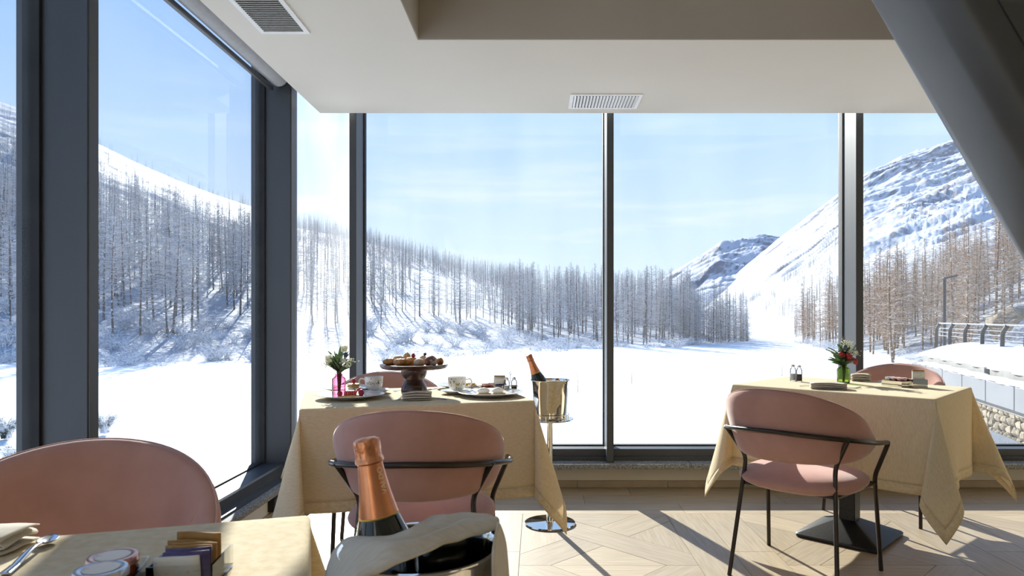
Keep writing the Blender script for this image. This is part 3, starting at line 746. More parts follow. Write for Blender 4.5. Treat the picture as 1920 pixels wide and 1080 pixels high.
for px, py, hh, lab in ((1083, 733, 56, 'bare little larch sapling on the snow right of the ice bucket'), (1184, 714, 44, 'bare little larch sapling on the snow right of the middle mullion'), (1310, 694, 20, 'tiny snowy sapling alone in the middle of the meadow'),
                        (1466, 704, 42, 'thin bare sapling on the snow left of the right table'), (1428, 687, 14, 'tiny dark sapling low on the meadow edge')):
    g = G(px, py, ZG+0.1); z = float(ground_z(np.array(g.x), np.array(g.y))); s = hh*g.y/F_PX
    o = link('larch_sapling', sp_t, None, None, (g.x, g.y, z-0.05)); o.scale = (s*1.2, s*1.2, s); link('branches', sp_b, None, o); tag(o, lab, 'tree', 'larch saplings on the meadow')
# evergreen bushes close to the far left window
mt_pine = bark('pine_needles_snowy', (0.03, 0.045, 0.03), (0.08, 0.10, 0.07), (0.8, 0.82, 0.86), 0.5)
pb = mesh('pine_bush', shrub_geo(9, 90, 0.8), 0); pb.materials.append(mt_pine)
for px, py, s, lab in ((12, 822, 0.9, 'dark snow-flecked pine bush low in the far left window strip'), (30, 880, 0.8, 'snow-flecked pine bush at the bottom of the far left window strip'), (196, 812, 0.9, 'snowy pine bush at the lower left edge of the tall left window')):
    g = G(px, py, ZG); o = link('pine_bush', pb, None, None, (g.x, g.y, ZG)); o.scale = (s*1.1, s*1.1, s); tag(o, lab, 'shrub', 'pine bushes outside the left window')

# chalet on the low hill
mt_log = M('chalet_timber', (0.13, 0.085, 0.06), (0.08, 0.055, 0.04), scale=3, stretch=(1, 1, 6), rough=0.9)
mt_roofsnow = M('roof_snow', (0.82, 0.84, 0.88), (0.78, 0.80, 0.85), scale=2, rough=0.8)
mt_winglass = M('dark_window', (0.05, 0.06, 0.08), (0.08, 0.09, 0.11), rough=0.15)
def chalet(px, py, D, w, d, hgt, label, rz):
    p = P(px, py, D); t = thing('chalet', label, 'house', p, rz)
    obj('wall', join(box(-w/2, w/2, -d/2, d/2, -1.5, hgt), prism([(0, 0)]*3, 0, 0)) if False else box(-w/2, w/2, -d/2, d/2, -1.5, hgt), mt_log, t, smooth=0)
    V = [(-w/2-.5, -d/2-.6, hgt-.2), (w/2+.5, -d/2-.6, hgt-.2), (w/2+.5, 0, hgt+d*0.28), (-w/2-.5, 0, hgt+d*0.28), (-w/2-.5, d/2+.6, hgt-.2), (w/2+.5, d/2+.6, hgt-.2)]
    V2 = [(x, y, z+0.45) for x, y, z in V]
    obj('snowy_roof', (V+V2, [(0,3,2,1),(3,4,5,2),(6,7,8,9),(9,8,11,10),(0,1,7,6),(5,4,10,11),(0,6,9,3),(3,9,10,4),(1,2,8,7),(2,5,11,8)]), mt_roofsnow, t, smooth=0)
    for i in range(3):
        xx = -w/2+w*(i+0.5)/3; wn = obj('window', box(xx-.45, xx+.45, -d/2-.06, -d/2-.01, hgt*0.35, hgt*0.35+1.0), mt_winglass, t, smooth=0)
chalet(1268, 588, 150, 7.0, 6.0, 3.4, 'wooden chalet with snowy roof among the larches on the low hill', 0.35)
chalet(1293, 612, 138, 3.0, 3.0, 2.0, 'small snow-roofed hut just below the chalet', 0.2)

# ------------------------------------------------------------------ terrace next door (right)
mt_fascia = M('pale_cladding', (0.21, 0.215, 0.225), (0.185, 0.19, 0.20), scale=1.2, rough=0.5)
mt_conc = M('concrete', (0.30, 0.285, 0.26), (0.24, 0.23, 0.21), scale=5, rough=0.9, bump=0.2, bscale=20)
mt_rubble = M('rubble_stone', (0.33, 0.27, 0.19), (0.20, 0.165, 0.12), scale=5, rough=0.9, bump=0.4, bscale=12, per_obj=0.18)
mt_mortar = M('mortar', (0.14, 0.12, 0.10), (0.09, 0.08, 0.07), rough=0.95)
mt_post = M('railing_steel', (0.03, 0.03, 0.032), (0.045, 0.045, 0.048), rough=0.6, metal=0.1)
mt_wire = M('railing_rail', (0.30, 0.31, 0.33), (0.25, 0.26, 0.28), rough=0.4, metal=0.6)
A0 = G(1709, 679, -0.30); A1 = G(1940, 735, -0.30)       # top edge of the fascia
dirA = Vector((A1.x-A0.x, A1.y-A0.y, 0)); LA = dirA.length; dirA.normalize(); nA = Vector((-dirA.y, dirA.x, 0)); nA = nA if nA.x > 0 else -nA
ra = math.atan2(dirA.y, dirA.x)
# local frame: x along the facade, y into the terrace
sgn = 1 if Vector((-dirA.y, dirA.x, 0)).dot(nA) > 0 else -1
def TL(g): return tf(g, Matrix.Diagonal((1, sgn, 1, 1))) if sgn > 0 else ([Vector((p[0], -p[1], p[2])) for p in g[0]], [tuple(reversed(f)) for f in g[1]])
ter = thing('terrace', 'neighbouring terrace with pale cladding and rubble stone base', 'terrace', (A0.x, A0.y, 0), ra)
npan = 7
for i in range(npan):
    x0, x1 = LA*1.25*i/npan, LA*1.25*(i+1)/npan
    obj('cladding_panel', TL(box(x0+0.02, x1-0.02, 0, 0.12, -0.78, -0.30, 0.008, 1)), mt_fascia, ter)
obj('deck', TL(box(0.0, LA*1.25, 0.12, 9.0, -0.9, -0.32)), mt_conc, ter, smooth=0)
obj('retaining_wall', TL(box(1.0, LA*1.25, 0.22, 0.8, -3.0, -0.8)), mt_mortar, ter, smooth=0)
obj('basement_glazing', TL(box(LA*0.45, LA*1.25, 0.12, 0.2, -3.0, -1.42)), mt_winglass, ter, smooth=0)
st_me = []
for i in range(6):
    r = random.Random(300+i); g = blob(0.5, 0.5, 0.5, 8, 5, 0.35, 1.5, i*3.1); st_me.append(mesh('stone', g, 35)); st_me[-1].materials.append(mt_rubble)
zrow = -0.86
while zrow > -1.5:
    hrow = rnd.uniform(0.13, 0.2); xx = LA*0.40+rnd.uniform(0, 0.2)
    while xx < LA*1.1:
        wst = rnd.uniform(0.16, 0.38)
        o = link('stone', rnd.choice(st_me), None, ter, (xx+wst/2, sgn*0.20, zrow-hrow/2+rnd.uniform(-.02, .02)), (0, rnd.uniform(-.12, .12), 0)); o.scale = (wst*1.08, 0.16, hrow*1.12)
        xx += wst
    zrow -= hrow
# snow lying along the cladding edge and the big snow cap behind
def snow_ridge(x0, x1, y0, y1, zb, top, seed, nx=60, ny=12):
    def fn(u, v):
        x = x0+(x1-x0)*u; y = y0+(y1-y0)*v
        e = min(1, u*6, (1-u)*9); prof = math.sin(math.pi*min(1, v*1.0))**0.45
        n = mnoise.noise(Vector((x*0.9+seed, y*1.3, seed)))*0.18+mnoise.noise(Vector((x*3, y*3, seed)))*0.04
        return Vector((x, y+0.05*math.sin(x*5), zb+(top*(1+n))*prof*max(0.05, e)**0.5))
    g = gridf(fn, nx, ny); b = gridf(lambda u, v: Vector((x0+(x1-x0)*(1-u), y0+(y1-y0)*v, zb)), 1, 1)
    return join(g, b)
mt_cap = M('fresh_snow', (0.50, 0.51, 0.535), (0.46, 0.47, 0.50), scale=1.5, rough=0.8, bump=0.3, bscale=6)
sc1 = obj('snow_cap', TL(snow_ridge(0.0, LA*1.25, 0.02, 0.36, -0.30, 0.10, 2.0, 80, 8)), mt_cap, ter)
obj('planter_wall', join(TL(box(0.1, LA*0.60, 0.30, 0.42, -0.32, -0.08)), TL(box(LA*0.64, LA*1.25, 0.30, 0.42, -0.32, -0.08))), mt_conc, ter, smooth=0)
tag(obj('snow_bank', tf(TL(snow_ridge(-0.9, LA*1.25, 0.30, 2.6, -0.10, 0.50, 6.0, 90, 16)), Matrix.Translation((A0.x, A0.y, 0)) @ Matrix.Rotation(ra, 4, 'Z')), mt_cap), 'deep smooth snow bank lying on the terrace below the railing', 'snow')
rl = thing('terrace_railing', 'dark curved-post railing with thin rails above the snow bank', 'railing', (A0.x, A0.y, 0), ra)
R0 = 0.25; Rn = 7; RX = [-2.0+i*1.42 for i in range(9)]
for xx in RX:
    pth = bend_path([(xx, sgn*1.22, 0.1), (xx+0.05, sgn*1.22, 0.72), (xx+0.28, sgn*1.24, 0.88)], 0.12)
    obj('post', tube(pth, 0.055, 6), mt_post, rl)
for k, zz in enumerate((0.90, 0.74, 0.62, 0.50)):
    obj('rail', tube([(RX[0]+0.2, sgn*1.24, zz), (LA*1.25, sgn*1.24, zz)], 0.024 if k == 0 else 0.010, 6), mt_wire, rl)
lp = P(1771, 640, 26.0)
lamp = thing('street_lamp', 'slim dark street lamp behind the terrace railing', 'street lamp', (lp.x, lp.y, 0.0))
ztop = P(1771, 522, 26.0).z
obj('pole', tube([(0, 0, -3.0), (0, 0, ztop)], 0.055, 8), mt_post, lamp)
obj('lamp_head', mv(box(-0.06, 0.48, -0.07, 0.07, -0.03, 0.04, 0.015, 1), z=ztop, ry=-0.22), mt_post, lamp)
obj('light_panel', mv(box(0.20, 0.44, -0.05, 0.05, -0.045, -0.03), z=ztop, ry=-0.22), mt_fascia, lamp, smooth=0)
# a brown rock showing through the snow on the right bank
rk = P(1885, 555, 50)
zz = float(HR.z(1885, 50.0)); 
tag(obj('boulder', mv(blob(1.5, 1.0, 0.7, 14, 8, 0.5, 1.7, 5.0), rk.x, 50, max(zz, 0.6)+0.3, ry=-0.5), mt_rubble), 'brown boulder showing through the snow on the right bank', 'rock')
# ------------------------------------------------------------------ furniture
mt_velvet = M('pink_velvet', (0.47, 0.262, 0.215), (0.41, 0.22, 0.18), scale=9, rough=0.85, sheen=0.45, bump=0.06, bscale=350, spec=0.2)
mt_piping = M('pink_piping', (0.52, 0.31, 0.26), (0.46, 0.27, 0.22), scale=60, rough=0.85, sheen=0.3)
mt_bronze = M('bronze_tube', (0.060, 0.048, 0.040), (0.045, 0.036, 0.030), scale=12, rough=0.30, metal=0.7)
mt_iron = M('cast_iron', (0.020, 0.020, 0.021), (0.032, 0.032, 0.034), scale=160, rough=0.42, metal=0.3, bump=0.15, bscale=240)
mt_linen = M('linen_cloth', (0.92, 0.825, 0.635), (0.83, 0.715, 0.505), scale=55, stretch=(1, 1, 7), rough=0.9, trans=0.42, bump=0.12, bscale=260, detail=6, lo=0.38, hi=0.66, spec=0.15)
mt_linen_x = M('linen_cloth_crosswise', (0.92, 0.825, 0.635), (0.83, 0.715, 0.505), scale=55, stretch=(6, 6, 0.8), rough=0.9, trans=0.42, bump=0.12, bscale=260, detail=6, lo=0.38, hi=0.66, spec=0.15)
mt_hem = M('linen_hem', (0.84, 0.71, 0.475), (0.74, 0.60, 0.38), scale=30, stretch=(2, 2, 3), rough=0.9, trans=0.18, bump=0.1, bscale=240, spec=0.15)
mt_chrome = M('polished_steel', (0.78, 0.76, 0.72), (0.74, 0.72, 0.68), scale=3, rough=0.06, metal=1.0)
mt_white = M('white_porcelain', (0.80, 0.79, 0.76), (0.78, 0.77, 0.74), scale=6, rough=0.18, coat=0.4)
mt_napkin = M('cream_napkin', (0.76, 0.70, 0.60), (0.68, 0.62, 0.52), scale=60, stretch=(1, 4, 1), rough=0.92, trans=0.3, bump=0.1, bscale=220, spec=0.1)

def chair_tube_plan(ph, off=0.0):
    """plan of the curved back at angle ph from the rear"""
    c = math.cos(ph); return ((0.285+off)*(math.sin(ph) if c > 0 else 1-(1-abs(math.sin(ph)))*0.6 if ph > 0 else -1+(1-abs(math.sin(ph)))*0.6), -0.02-(0.30+off)*(c if c > 0 else 1.45*c))
def make_chair():
    t = thing('dining_chair', '', 'chair')
    # seat cushion: rounded D shape
    def seat(u, v):
        a = 2*math.pi*u; ca, sa = math.cos(a), math.sin(a)
        e = 2.5; r = 1/((abs(ca)**e+abs(sa)**e)**(1/e))
        th = math.pi*v; rr = max(0.0, math.sin(th))**0.55; z = math.cos(th)
        return Vector((0.255*r*ca*rr, 0.245*r*sa*rr+0.005, 0.415+0.047*z+(0.006*(1-rr) if z > 0 else 0)))
    obj('seat', gridf(seat, 40, 14, True), mt_velvet, t, smooth=60)
    # backrest: crescent pad wrapping round the sitter
    pm = math.radians(119); n = 56; m = 22; V = []; Fc = []; rim = []
    def zt(p): return 0.552+0.266*max(0.0, math.cos(p*0.72))**1.2
    def zb(p): return 0.518+0.035*(abs(p)/math.radians(119))**7
    for i in range(n+1):
        p = -pm+2*pm*i/n; s = abs(p)/pm; endr = math.sqrt(max(0.0, 1-max(0, (s-0.90)/0.10)**2))
        a, b_ = zb(p), zt(p); zc = (a+b_)/2; hh = max(0.004, (b_-a)/2*(0.42+0.58*endr)); tk = 0.030*(0.6+0.4*endr)*(1-0.2*s)
        for k in range(m):
            q = 2*math.pi*k/m; cq, sq = math.cos(q), math.sin(q)
            dz = hh*math.copysign(abs(sq)**0.75, sq); dn = tk*math.copysign(abs(cq)**0.7, cq)
            z = zc+dz; lean = 0.055*(z-0.60)/0.2
            x, y = chair_tube_plan(p, -0.028+dn+lean)
            V.append(Vector((x, y, z)))
            if k == m//4: rim.append(Vector((x, y, z+0.0005)))
    for i in range(n):
        for k in range(m): Fc.append((i*m+k, (i+1)*m+k, (i+1)*m+(k+1) % m, i*m+(k+1) % m))
    Fc.append(tuple(range(m))); Fc.append(tuple(n*m+k for k in range(m-1, -1, -1)))
    br = obj('backrest', (V, Fc), mt_velvet, t, smooth=60)
    # piping along the upper edge and the curved side seams inside
    obj('piping', tube(rim[3:-3], 0.0022, 5), mt_piping, br)
    for sg in (-1, 1):
        pts = []
        for k in range(13):
            f = k/12; p = sg*math.radians(52+14*math.sin(f*1.5)); a, b_ = zb(p), zt(p); z = a+(b_-a)*(0.08+0.88*f)
            ff = 2*(0.08+0.88*f)-1; prof = (1-abs(ff)**2.6)**0.45
            x, y = chair_tube_plan(p, -0.028-0.030*0.9*prof+0.055*(z-0.60)/0.2-0.0006); pts.append((x, y, z))
        obj('seam', tube(pts, 0.0016, 5), mt_piping, br)
    # bent-tube frame
    path = []
    for i in range(41):
        p = math.radians(-111+222*i/40); x, y = chair_tube_plan(p, 0.0235); path.append((x, y, 0.650-0.075*(abs(p)/math.radians(111))**1.6))
    f0, f1 = path[0], path[-1]
    path = [(f0[0], f0[1]+0.02, f0[2]-0.004)]+path+[(f1[0], f1[1]+0.02, f1[2]-0.004)]
    obj('back_rail', tube(path, 0.0095, 10), mt_bronze, t, smooth=60)
    R = 0.0095
    for sg in (-1, 1):
        x, y = chair_tube_plan(math.radians(54), 0.0235)
        rear = bend_path([(sg*0.222, -0.242, 0.0), (sg*0.185, -0.155, 0.50), (sg*(x+0.004), y-0.004, 0.632)], 0.035)
        obj('leg', tube(rear, R, 8), mt_bronze, t, smooth=60)
        front = bend_path([(sg*0.250, 0.242, 0.0), (sg*0.236, 0.195, 0.415), (sg*(f1[0]+0.001), f1[1]+0.014, f1[2]-0.008)], 0.03)
        obj('leg', tube(front, R, 8), mt_bronze, t, smooth=60)
        # side rail below the cushion
        obj('side_rail', tube([(sg*0.194, -0.17, 0.385), (sg*0.237, 0.20, 0.385)], 0.008, 8), mt_bronze, t, smooth=60)
        for (fx, fy) in ((sg*0.222, -0.242), (sg*0.250, 0.242)): pass
    obj('cross_rail', tube([(-0.194, -0.165, 0.385), (0.194, -0.165, 0.385)], 0.008, 8), mt_bronze, t, smooth=60)
    obj('cross_rail', tube([(-0.237, 0.196, 0.385), (0.237, 0.196, 0.385)], 0.008, 8), mt_bronze, t, smooth=60)
    return t
ch0 = make_chair()
def put_chair(c, x, y, fx, fy, label):
    c.location = (x, y, 0.0); c.rotation_euler = (0, 0, math.atan2(-fx, fy)); tag(c, label, 'chair', 'pink velvet dining chairs'); return c
put_chair(ch0, 1.145, 2.95, 0.66, 0.75, 'pink velvet chair seen from behind, drawn up to the right table')
chs = [copy_tree(ch0) for _ in range(4)]
put_chair(chs[0], -0.405, 2.42, -0.03, 0.999, 'pink velvet chair seen from behind, in front of the cake stand table')
put_chair(chs[1], -0.905, 1.25, 0.33, -0.94, 'pink velvet chair at the lower left beyond the jam jars')
put_chair(chs[2], -0.70, 3.22, 0.25, -0.97, 'pink velvet chair showing only its top behind the cake stand')
put_chair(chs[3], 1.98, 3.90, -0.69, -0.72, 'pink velvet chair behind the right table under the window')

# tables ----------------------------------------------------------------
ZT = 0.755
def make_table(label, c, yaw, W, Dp):
    t = thing('pedestal_table', label, 'table', (c[0], c[1], 0), yaw, 'pedestal dining tables')
    obj('tabletop', box(-W/2+0.004, W/2-0.004, -Dp/2+0.004, Dp/2-0.004, ZT-0.030, ZT-0.003, 0.004, 1), mt_iron, t)
    obj('column', box(-0.0395, 0.0395, -0.0395, 0.0395, 0.085, ZT-0.03, 0.003, 1), mt_iron, t)
    s, r = 0.200, 0.022
    V = []
    for (hs, z) in ((s-0.004, 0.0), (s, 0.006), (s, 0.016), (s-0.006, 0.022)):
        V += [(x, y, z) for x, y in rrect(2*hs, 2*hs, r, 3)]
    q = len(V)//4; top = [(x, y, 0.088) for x, y in rrect(0.086, 0.086, 0.004, 3)]; V += top
    Fc = [tuple(range(q-1, -1, -1))]
    for k in range(4):
        for i in range(q): Fc.append((k*q+i, k*q+(i+1) % q, (k+1)*q+(i+1) % q, (k+1)*q+i))
    Fc.append(tuple(4*q+i for i in range(q)))
    obj('base', (V, Fc), mt_iron, t, smooth=25)
    return t
def loop_B(A):
    lo, hi = 0.0, 1.6
    def length(B):
        L_ = 0; pr = None
        for i in range(121):
            s = i/120; a = A*math.sin(math.pi*s); b = B*math.sin(2*math.pi*s)
            d = Vector((math.tan(a), math.tan(min(b, 1.5) if b > 0 else max(b, -1.5)), -1)).normalized()
            if pr is not None: L_ += math.acos(max(-1, min(1, d.dot(pr))))
            pr = d
        return L_
    for _ in range(40):
        mid = (lo+hi)/2
        if length(mid) < 1.0: lo = mid
        else: hi = mid
    return (lo+hi)/2
def tablecloth(label, c, yaw, W, Dp, drop, corners, waves, mat, seed):
    """corners: for (+x+y),(-x+y),(-x-y),(+x-y) the opening angle and sideways swing of the hanging fold; waves: ripple per side"""
    o0 = thing('tablecloth', label, 'tablecloth', (c[0], c[1], 0), yaw, 'beige linen tablecloths')
    rr = 0.010; hem = 0.042; z0 = ZT
    hw, hd = W/2, Dp/2
    Bs = [loop_B(a[0]) for a in corners]
    def fall(d):                       # rounded turn over the table edge -> (out, down)
        q = rr*math.pi/2
        if d < q: return rr*math.sin(d/rr), rr*(1-math.cos(d/rr))
        return rr, rr+(d-q)
    nx, ny = 30, 22; nd = 26; ds = [0.0, 0.004, 0.008, 0.012, 0.017]+[0.017+(drop-hem-0.017)*k/(nd-8) for k in range(1, nd-7)]+[drop-hem*2/3, drop-hem/3, drop]
    nk = len(ds); hem_i = nk-4
    def side_pt(ex, ey, nxn, nyn, s, d, wv):
        out, dn = fall(d); f = min(1.0, d/drop)
        b = wv[0]*math.sin(math.pi*s)*f + wv[1]*math.sin(math.pi*s)*math.sin(wv[2]*math.pi*s+wv[3])*f**1.3
        return Vector((ex+nxn*(out+b), ey+nyn*(out+b), z0-dn))
    main, hems = ([], []), ([], [])
    def patch(fn, us, n2, hem_from):
        V = [fn(u, d) for d in ds for u in us]; w = len(us)
        for (dst, j0, j1, lift) in ((main, 0, hem_i, 0), (hems, hem_i, nk-1, 1)):
            base = len(dst[0]); dst[0].extend(V[j0*w:(j1+1)*w])
            for j in range(j1-j0):
                for i in range(w-1): dst[1].append((base+j*w+i, base+j*w+i+1, base+(j+1)*w+i+1, base+(j+1)*w+i))
    sides = [((-hw, hd), (hw, hd), (0, 1), waves[0]), ((-hw, -hd), (-hw, hd), (-1, 0), waves[1]), ((hw, -hd), (-hw, -hd), (0, -1), waves[2]), ((hw, hd), (hw, -hd), (1, 0), waves[3])]
    for (a, b_, nn, wv) in sides:
        us = [i/(nx if nn[0] == 0 else ny) for i in range((nx if nn[0] == 0 else ny)+1)]
        patch(lambda u, d, a=a, b_=b_, nn=nn, wv=wv: side_pt(a[0]+(b_[0]-a[0])*u, a[1]+(b_[1]-a[1])*u, nn[0], nn[1], u, d, wv), us, 0, 0)
    # hanging corner cones
    for ci, (sx, sy) in enumerate(((1, 1), (-1, 1), (-1, -1), (1, -1))):
        A, swing, cut = corners[ci]; B = Bs[ci]; e1 = Vector((sx, 0, 0)); e2 = Vector((0, sy, 0)); o = (e1+e2).normalized(); t_ = (e1-e2).normalized()
        P0 = Vector((sx*hw, sy*hd, z0))
        def cone(u, d, cut=cut, P0=P0, A=A, B=B, o=o, t_=t_, swing=swing, e1=e1, e2=e2):
            th = u*math.pi/2
            k = 1+(1/max(math.cos(th), math.sin(th))-1)*(1-cut)            # square cloth corner: longer towards the tip
            rho = d*k
            a = A*math.sin(math.pi*u); b = -B*math.sin(2*math.pi*u)
            dr = Vector((0, 0, -1))+o*math.tan(a)+t_*math.tan(max(-1.5, min(1.5, b)))
            dr = dr+t_*swing*math.sin(math.pi*u)*min(1, rho/0.3); dr.normalize()
            out, dn = fall(rho); s = min(1.0, rho/0.03); base = Vector((0, 0, 0))
            edge = e1*math.cos(th)+e2*math.sin(th)
            return P0+edge.normalized()*out*(1-0)+Vector((0, 0, -min(dn, rr)))+dr*max(0.0, dn-rr)
        patch(cone, [i/28 for i in range(29)], 0, 0)
    # top
    b0 = len(main[0]); 
    g = gridf(lambda u, v: Vector((-hw+W*u, -hd+Dp*v, z0)), nx, ny)
    V, Fc = join(main, g)
    me_o = obj('cloth', (V, Fc), mat, o0, smooth=60)
    bm = bmesh.new(); bm.from_mesh(me_o.data); bmesh.ops.remove_doubles(bm, verts=bm.verts, dist=0.0006); bmesh.ops.recalc_face_normals(bm, faces=bm.faces); bm.to_mesh(me_o.data); bm.free()
    me_o.data.shade_smooth(); solidify(me_o, 0.0016, 0)
    h = obj('hem', hems, mt_hem, o0, smooth=60)
    bm = bmesh.new(); bm.from_mesh(h.data); bmesh.ops.remove_doubles(bm, verts=bm.verts, dist=0.0006); bmesh.ops.recalc_face_normals(bm, faces=bm.faces); bm.to_mesh(h.data); bm.free()
    h.data.shade_smooth(); solidify(h, 0.0034, 0)
    return o0
def corner(px, py): return G(px, py, ZT)
def frame_of(pt, W, Dp, yaw, which):
    u = Vector((math.cos(yaw), math.sin(yaw), 0)); v = Vector((-math.sin(yaw), math.cos(yaw), 0))
    return pt + u*(W/2*which[0]) + v*(Dp/2*which[1])
# left table
YL = math.radians(17.0); WL, DL = 0.905, 0.66
fl = corner(566, 767); cL = frame_of(fl, WL, DL, YL, (1, 1))
make_table('pedestal table under the cloth with the cake stand', cL, YL, WL, DL)
tablecloth('beige linen cloth over the cake stand table', cL, YL, WL, DL, 0.40, [(0.20, 0.0, 1.0), (0.25, 0.0, 0.6), (0.25, -0.05, 0.2), (0.24, 0.06, 0)],
           [(0.02, 0.01, 4, 0), (0.04, 0.012, 3, 0.5), (0.015, 0.014, 5, 0.4), (0.03, 0.012, 3, 1.0)], mt_linen, 1)
# right table
YR = math.radians(-43.3); WR, DR = 0.915, 0.66
br_ = corner(1752, 748); cR = frame_of(br_, WR, DR, YR, (-1, 1))
make_table('pedestal table with black pyramid base under the right cloth', cR, YR, WR, DR)
tablecloth('beige linen cloth over the right table by the window', cR, YR, WR, DR, 0.42, [(0.34, 0.08, 0), (0.20, 0.0, 0), (0.27, -0.08, 0), (0.20, -0.05, 0)],
           [(0.015, 0.01, 4, 0), (0.03, 0.012, 3, 0.5), (0.02, 0.008, 5, 0.4), (0.02, 0.022, 3, 1.0)], mt_linen_x, 2)
# foreground table
YF_ = math.radians(17.3); WF, DF = 0.905, 0.66
bf = corner(571, 968); cF = frame_of(bf, WF, DF, YF_, (-1, -1))
make_table('pedestal table in the near left corner of the picture', cF, YF_, WF, DF)
tablecloth('pale linen cloth over the near table with the jam jars', cF, YF_, WF, DF, 0.40, [(0.32, 0.0, 0), (0.35, 0, 0), (0.35, 0, 0), (0.35, 0, 0)],
           [(0.01, 0.008, 4, 0), (0.01, 0.012, 3, 0.5), (0.015, 0.01, 5, 0.4), (0.02, 0.008, 3, 1.0)], mt_linen, 3)

# ice bucket stands -----------------------------------------------------
def bucket_stand(c, label, rim_z):
    t = thing('ice_bucket_stand', label, 'stand', (c[0], c[1], 0), 0, 'chrome ice bucket stands')
    tz = rim_z-0.205
    obj('base', lathe([(0.134, 0.0), (0.136, 0.004), (0.134, 0.010), (0.06, 0.013), (0.022, 0.016)], 48), mt_chrome, t, smooth=30)
    obj('pole', lathe([(0.022, 0.014), (0.020, 0.03), (0.0155, 0.05), (0.0155, tz-0.012), (0.02, tz-0.010)], 20), mt_chrome, t, smooth=30)
    obj('tray', lathe([(0.02, tz-0.012), (0.118, tz-0.009), (0.126, tz-0.004), (0.124, tz), (0.0, tz)], 48), mt_chrome, t, smooth=30)
    ring = [(0.104*math.cos(2*math.pi*i/40), 0.104*math.sin(2*math.pi*i/40), tz+0.022) for i in range(41)]
    obj('ring_guard', tube(ring, 0.0022, 6, False), mt_chrome, t, smooth=60)
    for i in range(6):
        a = i*math.pi/3+0.3; obj('guard_pin', tube([(0.104*math.cos(a), 0.104*math.sin(a), tz), (0.104*math.cos(a), 0.104*math.sin(a), tz+0.022)], 0.0022, 6), mt_chrome, t)
    return t, tz
def ice_bucket(c, z, label):
    t = thing('ice_bucket', label, 'ice bucket', (c[0], c[1], z), 0, 'steel ice buckets')
    prof = [(0.086, 0.0), (0.089, 0.004), (0.092, 0.05), (0.096, 0.11), (0.1045, 0.198), (0.1078, 0.203), (0.1078, 0.205), (0.103, 0.205), (0.1005, 0.198), (0.092, 0.11), (0.087, 0.02), (0.0, 0.015)]
    obj('shell', lathe(prof, 64), mt_chrome, t, smooth=30)
    for sg in (-1, 1):
        rg = [(sg*0.104+sg*0.006, 0.022*math.cos(a), 0.165+0.022*math.sin(a)) for a in [2*math.pi*i/20 for i in range(21)]]
    return t
mt_foil = M('copper_foil', (0.70, 0.30, 0.145), (0.58, 0.22, 0.10), scale=30, rough=0.30, metal=0.85, bump=0.35, bscale=35)
mt_foil_top = M('foil_crumpled', (0.74, 0.34, 0.18), (0.52, 0.20, 0.09), scale=60, rough=0.28, metal=0.85, bump=0.9, bscale=90)
mt_bottle = M('dark_bottle_glass', (0.008, 0.011, 0.008), (0.014, 0.018, 0.012), scale=4, rough=0.05, coat=0.3)
mt_gold = M('gold_band', (0.72, 0.52, 0.18), (0.62, 0.42, 0.12), scale=20, rough=0.3, metal=0.9)
mt_letter = M('pale_gold_print', (0.85, 0.74, 0.52), (0.80, 0.68, 0.45), rough=0.4, metal=0.3)
